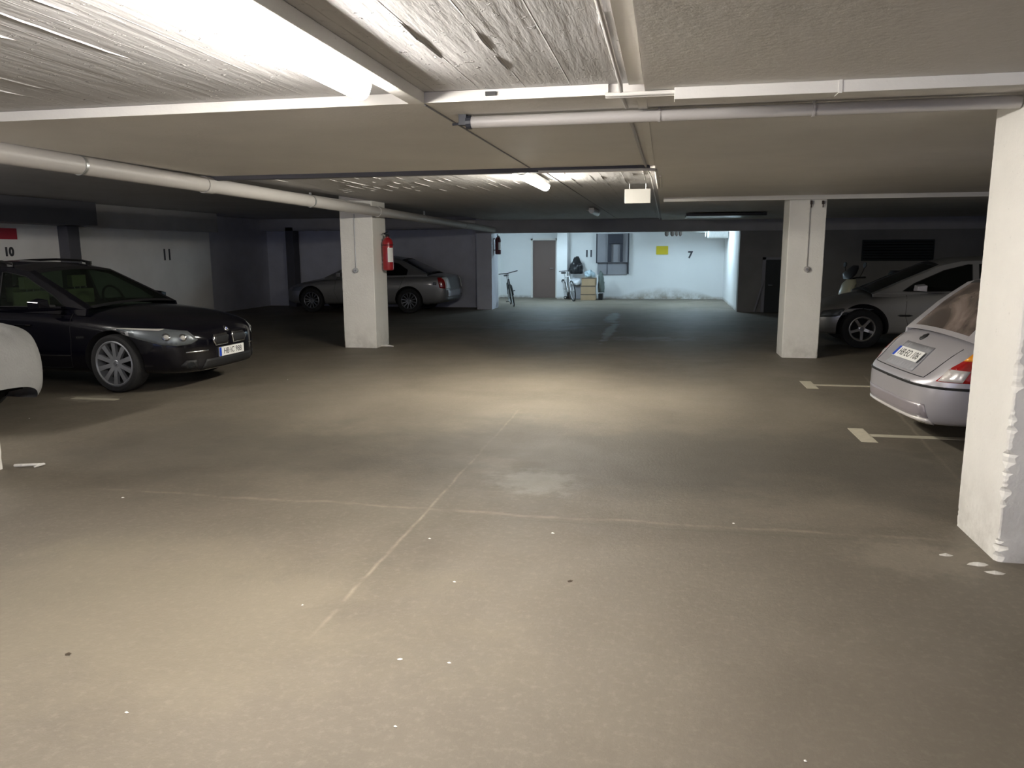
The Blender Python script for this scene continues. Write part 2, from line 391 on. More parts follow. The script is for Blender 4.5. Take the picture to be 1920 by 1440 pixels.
S('trim_3', [((-11.2, 3, 2.11), (-10.65, 13.15, 2.55))], M['post'], 'dark boxed duct high along the left wall', 'duct')
S('wall_left_far', [((-12.3, 17.7, 0), (-11.7, 22, 2.56)), ((-12.3, 21.5, 0), (-5.1, 21.9, 2.56))], M['wall_shaded'], 'shaded wall behind the far left parking bay', 'wall')
S('wall_far_left', [((-5.08, 20.75, 0), (-4.66, 21.55, 2.5))], M['wall_shaded'], 'dark pier left of the lit end bay', 'wall')
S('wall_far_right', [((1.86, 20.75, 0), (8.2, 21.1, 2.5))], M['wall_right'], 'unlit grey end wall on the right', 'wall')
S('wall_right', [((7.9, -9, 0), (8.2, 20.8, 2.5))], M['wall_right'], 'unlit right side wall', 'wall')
S('trim_4', [((-5.1, 20.72, 2.07), (8.2, 21.12, CZ+.02)), ((-12.3, 21.1, 2.2), (-5.1, 21.5, 2.56))], M['bay_ceiling'], 'dark concrete cross beam before the end bay', 'beam')
S('wall_end_right', [((1.86, 21.1, 0), (2.1, 26.6, 2.5))], M['back_wall'], 'bright white right wall of the end bay', 'wall')
S('wall_end', [((-3.2, 25.95, 0), (1.9, 26.6, 2.5))], M['back_wall'], 'white end wall with brown damp stains', 'wall')
S('wall_end_left', [((-5.9, 26.3, 0), (-4.47, 26.6, 2.5)), ((-3.66, 26.3, 0), (-3.2, 26.6, 2.5)), ((-4.47, 26.3, 1.95), (-3.66, 26.6, 2.5)), ((-5.9, 21.55, 0), (-5.6, 26.3, 2.5)), ((-5.6, 21.55, 0), (-4.66, 21.65, 2.5))], M['back_wall'], 'white end wall around the brown door', 'wall')
S('wall_pier', [((-3.52, 25.55, 0), (-3.18, 26.35, 2.5))], M['back_wall'], 'white pier between the brown door and the junk corner', 'wall')
mb = MB(); mb.box((-4.46, 26.36, 0), (-3.67, 26.41, 1.94), M['door_brown'])
dr = tag(mb.build('door_1', bevel=.006), 'brown door in the white end wall', 'door', None, 'structure')
mb = MB()
for a, b in (((-4.52, 26.28, 0), (-4.46, 26.36, 2.0)), ((-3.67, 26.28, 0), (-3.61, 26.36, 2.0)), ((-4.52, 26.28, 1.94), (-3.61, 26.36, 2.0))): mb.box(a, b, M['white_paint'])
mb.build('door_frame', dr)
mb = MB(); mb.tube([(-3.76, 26.36, 1.0), (-3.76, 26.31, 1.0), (-3.87, 26.31, 1.0)], .011, M['steel'], 8); mb.build('door_handle', dr, True)
mb = MB(); mb.box((2.52, 20.69, 0), (3.35, 20.745, 1.34), M['door_dark'])
dd = tag(mb.build('door_2', bevel=.006), 'low dark metal door in the unlit right end wall', 'door', None, 'structure')
mb = MB(); mb.box((2.44, 20.70, 0), (2.52, 20.745, 1.40), M['panel_grey']); mb.box((2.44, 20.70, 1.34), (3.40, 20.745, 1.40), M['panel_grey']); mb.build('door_frame', dd)
mb = MB(); mb.tube([(2.60, 20.69, .7), (2.60, 20.65, .7), (2.70, 20.65, .7)], .01, M['steel'], 8); mb.build('door_handle', dd, True)
mb = MB(); mb.obox((2.38, 20.66, .42), (.10, 0, .40), (0, .012, 0), (.02, 0, -.005), M['panel_grey'])
tag(mb.build('wooden_board', bevel=.003), 'narrow grey board leaning beside the low dark metal door', 'board')

def column(name, x0, x1, y0, y1, z1, label, group=None, worn=0, seed=1, mat=None):
    rnd = random.Random(seed); mb = MB(); L = 170 if worn else 60; rings = []
    cs = [(x0, y0, 1, 1), (x1, y0, -1, 1), (x1, y1, -1, -1), (x0, y1, 1, -1)]
    for i in range(L+1):
        z = z1*i/L; ring = []
        for k, (cx, cy, sx, sy) in enumerate(cs):
            c = .008+rnd.random()*.003
            if worn and k == 0:
                g = max(0, 1-z/1.25); c += worn*g**.6*max(0, .12+1.0*noise.noise(Vector((seed*3.1, k, z*7)))+.7*noise.noise(Vector((k, seed, z*31)))+.25*rnd.random())
            elif z < .12: c += rnd.random()*.012
            j = lambda: (rnd.random()-.5)*.002
            a, b = (cx, cy+sy*c), (cx+sx*c, cy)
            mid = (cx+sx*c*.35+j(), cy+sy*c*.35+j())
            pts = [a, mid, b] if k in (0, 2) else [b, mid, a]
            ring += [Vector((p[0], p[1], z)) for p in pts]
        rings.append(ring)
    n = 12; vs = [v for r in rings for v in r]
    fs = [(i*n+k, i*n+(k+1) % n, (i+1)*n+(k+1) % n, (i+1)*n+k) for i in range(L) for k in range(n)]
    fs += [tuple(range(n))[::-1], tuple(L*n+k for k in range(n))]
    mb.add(vs, fs, mat or M['column']); o = mb.build(name)
    return tag(o, label, 'column', group)
column('concrete_column', 1.72, 2.30, 4.17, 4.73, FZ, 'large white concrete column with chipped corner at the right edge', None, .075, 3)
column('concrete_column', 1.75, 2.26, 11.98, 12.55, FZ, 'white concrete column beside the silver grey saloon, with round switch box', None, .0, 5)
column('concrete_column', -5.28, -4.71, 12.12, 12.72, 2.56, 'white concrete column carrying the red fire extinguisher', None, .0, 6)
column('concrete_column', -5.42, -4.85, 4.30, 4.75, 2.56, 'white concrete column cut off at the left edge of the picture', None, .0, 8)
column('wall_post', -11.2, -10.98, 12.75, 13.05, 2.10, 'shaded concrete post against the left wall behind the black estate car', None, 0, 9, M['post'])
column('wall_post', -10.9, -10.65, 21.1, 21.45, 2.3, 'dark concrete post by the nose of the dusty silver saloon', None, 0, 10, M['post'])

# ------------------------------------------------------------------ ceiling services
def strip(name, a, b, mat, label, cat, bevel=.003):
    mb = MB(); mb.box(a, b, mat); return tag(mb.build(name, bevel=bevel), label, cat)
strip('cable_duct', (-1.325, -4, FZ-.010), (-1.245, 3.997, CZ-.001), M['white_paint'], 'wide grey ceiling duct beside the bright near tube lamp', 'duct')
wd = empty('cable_duct', (.86, 3.95, FZ), 0, 'wide white cable duct running to the near right column', 'duct')
mb = MB(); mb.box((-.84, -.045, -.055), (-.10, .035, -.0005), M['white_paint']); mb.box((-.094, -.045, -.055), (.84, .035, -.0005), M['white_paint']); mb.build('duct_cover', wd, bevel=.003)
mb = MB(); mb.box((-.106, -.048, -.058), (-.090, .038, 0), M['white_paint']); mb.build('joint_clip', wd)
mb = MB(); mb.tube([(-.31, 3.97, FZ-.014), (.05, 3.97, FZ-.014)], .013, M['white_paint'], 8)
mb.tube([(-.31, 3.945, FZ-.014), (.05, 3.945, FZ-.014)], .010, M['white_paint'], 8)
tag(mb.build('conduit', smooth=True), 'pair of short white conduits entering the wide white cable duct', 'conduit')
strip('socket_hole', (-.92, 3.985, 2.375), (-.865, 4.001, 2.395), M['black'], 'small black opening in the white ceiling step edge', 'outlet', 0)
dp = empty('drain_pipe', (.25, 4.42, 2.318), 0, 'grey pipe crossing the ceiling behind the white cable duct', 'pipe')
mb = MB(); mb.tube([(-1.36, 0, 0), (-.9, 0, 0), (1.46, 0, 0)], .033, M['pipe'], 14); mb.build('pipe', dp, True)
for dx in (-.31, .48):
    mb = MB(); mb.tube([(dx, 0, 0), (dx+.012, 0, 0)], .038, M['pipe'], 14); mb.box((dx-.001, -.012, .03), (dx+.013, .012, .0415), M['pipe']); mb.build('pipe_clip', dp, True)
mb = MB(); mb.box((-1.42, -.03, -.015), (-1.375, .02, .0415), M['duct_dark']); mb.tube([(-1.40, -.01, -.005), (-1.46, -.015, -.01)], .007, M['duct_dark'], 8); mb.tube([(-1.38, 0, 0), (-1.35, 0, 0)], .037, M['duct_dark'], 14)
tag(mb.build('end_bracket', dp), 'black pipe end bracket')
for pts, d in (([(-.235, -3, 2.385), (-.235, 3.9, 2.385), (-.235, 3.96, 2.347), (-.225, 4.30, 2.347)], 'thin conduit along the right edge of the near board-marked panel'), ([(-.225, 4.48, 2.347), (-.20, 7.2, 2.347), (-.165, 8.2, 2.347), (-.165, 19.5, 2.347)], 'long thin conduit running away along the ceiling behind the grey cross pipe')):
    mb = MB(); mb.tube(pts, .011, M['pipe'], 8); tag(mb.build('conduit', smooth=True), d, 'conduit')
mb = MB(); mb.box((-.20, -3, 2.392), (-.125, 3.97, CZ-.001), M['white_paint']); mb.box((-.165, 4.1, FZ-.008), (-.118, 7.3, FZ-.0005), M['white_paint'])
tag(mb.build('cover_strip', bevel=.002), 'flat white cover strip beside the long thin conduit', 'strip')
for y0, y1, z, d in ((4.05, 7.26, FZ-.004, 'thin dark cable across the smooth ceiling panel to the second lamp'), (7.45, 20.6, CZ-.005, 'thin dark cable running away beyond the second lamp')):
    mb = MB(); mb.tube([(-1.26, y0, z), (-1.26, y1, z)], .005, M['panel_grey'], 6); tag(mb.build('cable', smooth=True), d, 'cable')
mb = MB(); mb.tube([(-1.18, 7.28, FZ-.042), (-.19, 7.28, FZ-.042), (-.125, 7.31, FZ-.042), (-.11, 7.5, FZ-.03), (-.11, 9.8, FZ-.016)], .014, M['white_paint'], 10)
tag(mb.build('conduit', smooth=True), 'bent white conduit around the corner above the blank white sign', 'conduit')
mb = MB(); mb.tube([(-.075, 8.3, FZ-.012), (-.075, 9.7, FZ-.012)], .012, M['white_paint'], 10)
tag(mb.build('conduit', smooth=True), 'short straight white conduit right of the bent conduit', 'conduit')
S('trim_5', [((-4.75, 7.31, FZ-.04), (-.16, 7.40, CZ+.002))], M['post'], 'grey edge strip where the board-marked panel begins', 'trim')
S('trim_6', [((-.05, 11.86, FZ-.06), (7.9, 11.94, FZ+.001))], M['white_paint'], 'pale batten across the ceiling at the second right column', 'trim')
# big drain pipe on the left
bp_ = empty('drain_pipe', (-4.58, 0, 2.325), 0, 'thick grey pipe sloping away under the left edge of the ceiling', 'pipe')
mb = MB(); zz = lambda y: -.030-.0085*(y-4.5)
mb.tube([(0, y, zz(y)) for y in (-6, 0, 4, 8, 12, 16, 21.0)], .075, M['pipe'], 20); mb.build('pipe', bp_, True)
for y in (7.2, 12.0, 17.5):
    mb = MB(); mb.tube([(0, y, zz(y)), (0, y+.14, zz(y+.14))], .084, M['pipe'], 20); mb.build('pipe_socket', bp_, True)
for y in (5.5, 9.6, 14.5):
    mb = MB(); mb.tube([(0, y, zz(y)), (0, y+.03, zz(y))], .080, M['steel'], 20); mb.box((-.012, y+.003, zz(y)+.06), (.012, y+.027, FZ-2.325-.001), M['steel']); mb.build('pipe_clip', bp_, True)
mb = MB(); mb.tube([(-4.70, -6, 2.335), (-4.70, 12.0, 2.335)], .018, M['pipe'], 8)
tag(mb.build('conduit', smooth=True), 'thin conduit between the thick left pipe and the ceiling', 'conduit')

def tube_lamp(y0, y1, x, lit, label, ztop=CZ, z=2.35):
    """batten luminaire: opaque housing above, rounded diffuser below (z is the seam between them)"""
    r = empty('tube_lamp', (x, (y0+y1)/2, z), 0, label, 'lamp', 'tube lamps on the ceiling'); h = (y1-y0)/2
    mb = MB(); mb.box((-.115, -h+.012, -.002), (.060, h-.012, .006), M['white_paint']); mb.box((-.050, -h+.014, .005), (.050, h-.014, min(.045, ztop-z-.001)), M['white_paint'])  # wide flange added to block lamp light from the ceiling
    for yy in (-h*.6, h*.6): mb.box((-.03, yy-.02, .02), (.03, yy+.02, ztop-z-.0005), M['white_paint'])
    mb.build('housing', r, bevel=.004)
    mb = MB(); n = 16; vs = []
    for y in (-h+.012, h-.012): vs += [(-.052*math.cos(math.pi*k/n), y, -.003-.062*math.sin(math.pi*k/n)) for k in range(n+1)]
    mb.add(vs, [(k, k+1, n+2+k, n+1+k) for k in range(n)]+[tuple(range(n+1))[::-1], tuple(range(n+1, 2*n+2)), (0, n+1, 2*n+1, n)], lit); mb.build('diffuser', r, True)
    for s in (-1, 1):
        mb = MB(); a, b = sorted((s*(h-.012), s*h)); m = 12
        vs = [(-.054*math.cos(math.pi*k/m), y, -.030*math.sin(math.pi*k/m)) for y in (a, b) for k in range(m+1)]
        mb.add(vs, [(k, k+1, m+2+k, m+1+k) for k in range(m)]+[tuple(range(m+1))[::-1], tuple(range(m+1, 2*m+2)), (0, m+1, 2*m+1, m)], M['tube_off']); mb.build('end_cap', r)
    return r
LX = -1.40
tube_lamp(1.72, 3.52, LX, M['tube_warm'], 'brightly lit long tube lamp nearest the camera at top left')
tube_lamp(3.6, 5.1, -8.2, M['tube_warm'], 'lit tube lamp over the covered car outside the picture', ztop=2.54, z=2.48)
tube_lamp(-4.9, -3.1, LX, M['tube_warm'], 'lit tube lamp behind the camera')
tube_lamp(7.60, 9.15, LX, M['tube_far'], 'lit tube lamp further down the aisle, small and bright')
tube_lamp(14.9, 16.2, LX, M['tube_off'], 'unlit tube lamp far down the dark aisle')
tube_lamp(22.7, 24.2, .75, M['tube_cold'], 'cold white tube lamp on the right of the end bay behind the cross beam', ztop=FZ-.02, z=2.31)
tube_lamp(23.0, 24.5, -3.5, M['tube_cold'], 'unseen cold white tube lamp added to light the brown door', ztop=FZ-.02, z=2.31)  # added fill lamp, unseen, brightens the door end of the bay

# blank box sign
sg = empty('box_sign', (-.36, 9.9, 2.17), 0, 'blank cream box sign hanging from the ceiling', 'sign')
mb = MB(); mb.box((-.16, -.03, 0), (.16, .03, .175), M['sign_white']); mb.build('sign_box', sg, bevel=.006)
for x in (-.1, .1):
    mb = MB(); mb.tube([(x, 0, .17), (x, 0, CZ-2.17-.001)], .006, M['steel'], 8); mb.build('hanger', sg, True)

# ------------------------------------------------------------------ fittings on columns
def switch(x, y, ztop, z, label, mat):
    r = empty('switch_box', (x, y, z), 0, label, 'switch')
    mb = MB(); mb.lathe([(0, -.045), (.034, -.045), (.042, -.035), (.042, 0), (0, 0)], mat, 24, Matrix.Rotation(math.radians(-90), 4, 'X') @ Matrix()); mb.build('housing', r, True)
    mb = MB(); mb.lathe([(0, -.062), (.016, -.062), (.018, -.043), (0, -.043)], M['panel_grey'], 16, Matrix.Rotation(math.radians(-90), 4, 'X')); mb.build('knob', r, True)
    mb = MB(); mb.tube([(0, -.009, .03), (0, -.009, ztop-z)], .008, mat, 8); mb.build('conduit', r, True)
switch(2.03, 11.98, FZ, 1.31, 'round grey switch box with conduit on the second right column', M['pipe'])
switch(-5.02, 12.12, 2.2, 1.29, 'small dark switch box with conduit on the extinguisher column', M['steel'])
for x in (2.04, 2.20):
    mb = MB(); mb.box((x-.014, 11.945, 2.235), (x+.014, 11.979, 2.285), M['brown_pipe']); mb.tube([(x, 11.95, 2.24), (x, 11.95, 2.19)], .008, M['brown_pipe'], 8)
    tag(mb.build('wall_bracket', bevel=.002), ('left' if x < 2.1 else 'right')+' one of two small rusty brackets on top of the second right column', 'bracket', 'rusty brackets on the column')

def extinguisher(x, y, z0, sc, side, label, body):
    r = empty('fire_extinguisher', (x, y, z0), 0, label, 'fire extinguisher'); r.scale = (sc, sc, sc)
    mb = MB(); mb.lathe([(0, 0), (.06, 0), (.075, .012), (.078, .03), (.078, .38), (.070, .42), (.045, .455), (.022, .465), (.022, .48), (0, .48)], body, 28); mb.build('cylinder', r, True)
    mb = MB(); mb.box((-.022, -.022, .475), (.022, .022, .505), M['black']); mb.obox((0, -.05, .53), (.010, 0, 0), (0, .065, .012), (0, 0, .006), M['black']); mb.obox((0, -.05, .505), (.009, 0, 0), (0, .055, -.004), (0, 0, .005), M['black'])
    mb.tube([(0, .03, .49), (.03*side, .075, .47), (.05*side, .10, .38), (.045*side, .095, .22), (.04*side, .09, .12)], [.009, .009, .009, .009, .014], M['black'], 10); tag(mb.build('valve_and_hose', r, bevel=.002), 'black valve, lever and hose')
    mb = MB(); n = 14; vs = []
    for z in (.12, .32):
        for k in range(n+1):
            a = math.radians(-62+66*k/n) - math.radians(10); vs.append((.0795*math.cos(a), .0795*math.sin(a), z))
    mb.add(vs, [(k, k+1, n+2+k, n+1+k) for k in range(n)], M['label']); tag(mb.build('instruction_label', r, True), 'white paper label')
    mb = MB(); mb.box((-.11, -.02, .40), (-.078, .02, .44), M['steel']); mb.box((-.11, -.02, .10), (-.078, .02, .13), M['steel']); mb.box((-.112, -.015, .10), (-.105, .015, .44), M['steel']); mb.tube([(.082*math.cos(t), .082*math.sin(t), .36) for t in [2*math.pi*k/24 for k in range(24)]], .005, M['black'], 6, closed=True); mb.build('wall_bracket', r)
extinguisher(-4.60, 12.50, 1.28, 1.18, -1, 'red fire extinguisher with white label on the side of a white column', M['red'])
extinguisher(-4.55, 21.10, 1.50, 1.02, 1, 'dark red fire extinguisher on the pier of the lit end bay', M['red_dark'])

# ------------------------------------------------------------------ signs and numbers
def wall_text(name, body, x, y, z, size, mat, label, cat='painted number', rot=0, sx=1):
    M4 = Matrix.Translation((x, y, z)) @ Matrix.Rotation(rot, 4, 'Z') @ Matrix.Rotation(math.radians(90), 4, 'X')
    return tag(text_obj(name, body, size, M4, mat, None, sx=sx, bold=.012), label, cat)
wall_text('wall_number', '7', .79, 25.945, 1.43, .30, M['ink_faded'], 'black number 7 painted on the white end wall')
wall_text('wall_number', '11', -2.5, 25.945, 1.48, .30, M['ink_faded'], 'black number 11 painted on the white end wall above the junk', sx=.9)
wall_text('wall_number', '11', -11.197, 15.97, 1.54, .34, M['ink_faded'], 'black number 11 painted on the left side wall behind the black estate', rot=math.radians(90))
wall_text('wall_number', '10', -11.197, 11.60, 1.62, .20, M['ink_faded'], 'black number 10 just above the roof of the black estate', rot=math.radians(90))
mb = MB(); mb.box((-11.2, 10.75, 1.84), (-11.185, 11.80, 2.03), M['red_sign']); rs = tag(mb.build('wall_sign', bevel=.003), 'long red sign on the left wall', 'sign')
mb = MB(); mb.box((-.185, 25.93, 1.445), (-.185+.37-.11, 25.95, 1.72), M['yellow']) if False else mb.box((-.30, 25.93, 1.45), (.08, 25.95, 1.72), M['yellow'])
tag(mb.build('wall_sign', bevel=.004), 'small yellow rectangular sign on the white end wall', 'sign')

# wall hatch with duct
vh = empty('ventilation_unit', (-1.71, 25.95, .80), 0, 'grey ventilation unit with dark arched duct on the white end wall', 'ventilation unit')
mb = MB(); mb.box((-.52, -.10, .40), (.50, 0, 1.34), M['panel_grey']); mb.build('panel', vh, bevel=.006)
mb = MB(); mb.box((-.50, -.05, 0), (.48, 0, .38), M['panel_grey']); mb.build('lower_panel', vh, bevel=.006)
for a, b in (((-.545, -.12, .38), (-.515, 0, 1.34)), ((.495, -.12, .02), (.53, 0, 1.34)), ((-.52, -.11, .375), (.50, -.09, .39)), ((-.19, -.06, 0), (-.17, -.04, .40))):
    mb = MB(); mb.box(a, b, M['duct_dark']); mb.build('frame_bar', vh)
mb = MB(); mb.box((-.16, -.20, 1.00), (.34, -.10, 1.32), M['duct_dark']); mb.box((-.16, -.18, .42), (-.04, -.10, 1.01), M['duct_dark']); mb.box((.24, -.18, .42), (.34, -.10, 1.01), M['duct_dark']); tag(mb.build('arched_duct', vh, bevel=.015), 'dark arched duct')

# hanging lagged pipe ends and foil duct in end bay
for i, x in enumerate((.02, .19, .32, .43)):
    mb = MB(); mb.tube([(x, 24.6, 2.34), (x, 24.6, 2.06), (x, 24.6, 2.01)], [.062, .062, .03] if i < 2 else [.045, .045, .02], M['brown_pipe'], 14)
    tag(mb.build('pipe_stub', smooth=True), ['leftmost thick brown pipe stub hanging under the end bay ceiling', 'second thick brown pipe stub from the left under the end bay ceiling', 'thinner brown pipe stub, third from the left under the end bay ceiling', 'rightmost thin brown pipe stub next to the silvery lagged duct'][i], 'pipe', 'brown pipe stubs by the yellow sign')
fd = empty('foil_duct', (1.2, 24.5, 2.1), 0, 'silvery lagged duct under the ceiling at the right of the end bay', 'duct')
mb = MB(); mb.box((.02, -.16, -.17), (.655, .16, .10), M['foil']); mb.build('duct_box', fd, bevel=.05)
mb = MB(); mb.tube([(-.62, 0, .10), (-.3, 0, .08), (.05, 0, .03)], .07, M['foil'], 14); mb.build('flexible_pipe', fd, True)
mb = MB(); mb.tube([(-.02, -.05, .22), (-.02, -.05, -.12)], .018, M['sign_white'], 10); mb.build('hanger', fd, True)
cb = empty('ceiling_box', (1.15, 17.2, FZ), 0, 'flat dusty tray hanging under the dark ceiling before the end bay', 'cable tray')
mb = MB(); mb.box((-.75, -.5, -.075), (.85, .5, -.055), M['foil']); mb.build('tray', cb, bevel=.004)
for s in (-1, 1):
    mb = MB(); mb.box((-.75, s*.5-.01, -.075), (.85, s*.5+.01, -.02), M['black']); mb.build('side_rail', cb)
for x in (-.5, .6):
    mb = MB(); mb.box((x-.01, -.01, -.06), (x+.01, .01, -.0005), M['steel']); mb.build('hanger', cb)

# wide dark recess on the right end wall
vr = empty('wall_vent', (5.62, 20.75, 1.30), 0, 'wide dark vent panel high on the unlit right end wall', 'vent')
mb = MB(); mb.box((-.83, -.03, 0), (.83, 0, .52), M['door_dark']); mb.build('panel', vr, bevel=.004)
mb = MB()
for k in range(7): mb.obox((0, -.035, .06+.067*k), (.80, 0, 0), (0, .012, .012), (0, -.002, .003), M['black'])
mb.build('louvre', vr)

# ------------------------------------------------------------------ floor markings and litter
def tmark(x, y, lab, a=.0):
    r = MB(); z = .003
    def q(x0, x1, y0, y1):
        r.box((x0, y0, 0), (x1, y1, z), M['paint_mark'])
    q(x, x+.13, y-.26, y+.26); q(x+.125, x+.95, y-.045, y+.045)
    return tag(r.build('parking_mark'), lab, 'floor marking')
tmark(1.66, 9.66-.10, 'pale T-shaped parking mark on the floor in front of the second right column')
tmark(1.66, 6.98, 'pale T-shaped parking mark on the floor by the silver hatchback bumper')
mb = MB(); mb.box((-6.45, 7.28, 0), (-5.9, 7.37, .003), M['paint_mark'])
tag(mb.build('parking_mark'), 'faint worn parking line beside the black estate front wheel', 'floor marking')
LIT = [(-3.48,4.29),(-1.26,3.95),(-.97,3.42),(-.59,4.16),(.44,4.51),(-1.59,3.05),(-.99,2.68),(-.79,2.69),(-1.82,2.16),(-.86,2.26),(.48,2.33),(-6.08,6.31),(-4.66,8.88)]
desc = ['left end of the pale floor joint','where the two pale floor lines cross','left of the dark crumb','just beyond the dark crumb','right of the worn floor patch','on the long pale scratch','under the scratch, left one of a close pair','right one of a close pair','near the bottom left of the floor','near the bottom edge in the middle','near the bottom edge at the right','in the shade of the covered car','in front of the black estate car']
for i, (x, y) in enumerate(LIT):
    mb = MB(); n = 6; s = .011 if i in (0, 3, 4, 6) else .007
    ring = [(s*(1+.4*math.sin(k*2.3+i))*math.cos(k*1.047), s*.7*math.sin(k*1.047), .002) for k in range(n)]
    s_ = 1; mb.add([(0, 0, 0)]+ring+[(0, 0, .007)], [(0, (k+1) % n+1, k+1) for k in range(n)]+[(n+1, k+1, (k+1) % n+1) for k in range(n)], M['paper'])
    tag(mb.build('paper_scrap', loc=(x, y, 0)), 'tiny white scrap on the floor '+desc[i], 'litter', 'white scraps on the floor')
for (x, y, d) in ((-.42, 3.52, 'in the middle of the near floor'), (-2.33, 2.46, 'at the bottom left of the near floor')):
    mb = MB(); mb.add([(0, 0, 0), (.014, .004, .002), (.022, .012, .006), (.006, .014, .008), (-.008, .008, .003), (.008, .008, .0)], [(0, 1, 2, 3, 4), (0, 5, 1), (1, 5, 2), (2, 5, 3), (3, 5, 4), (4, 5, 0)], M['leaf'])
    tag(mb.build('dark_crumb', loc=(x, y, 0)), 'tiny dark crumb '+d, 'litter')
mb = MB(); mb.tube([(-4.80, 4.80, .012), (-4.72, 4.79, .022), (-4.64, 4.84, .018), (-4.615, 4.88, .012), (-4.63, 4.80, .01)], [.012, .012, .010, .010, .006], M['column'], 8)
tag(mb.build('paint_flake', smooth=True), 'curled white strip lying at the foot of the left edge column', 'debris')
mb = MB(); mb.tube([(-4.74, 12.35, .01), (-4.60, 12.33, .02), (-4.48, 12.30, .015)], [.014, .02, .008], M['soffit'], 8)
tag(mb.build('paint_flake', smooth=True), 'small pale fragment at the foot of the extinguisher column', 'debris')
for k, (x, y, s) in enumerate(((1.62, 4.12, .05), (1.50, 4.22, .03), (1.66, 4.02, .04))):
    mb = MB(); n = 7; ring = [(s*(1+.3*math.sin(j*1.9+k))*math.cos(j*.8976), s*.6*math.sin(j*.8976), .0) for j in range(n)]
    mb.add(ring+[(0, 0, .012)], [(n, j, (j+1) % n) for j in range(n)]+[tuple(range(n))[::-1]], M['column'])
    tag(mb.build('plaster_chip', loc=(x, y, 0)), ['largest', 'smallest', 'nearest'][k]+' of three plaster chips at the foot of the large chipped column', 'debris', 'plaster chips by the near column')

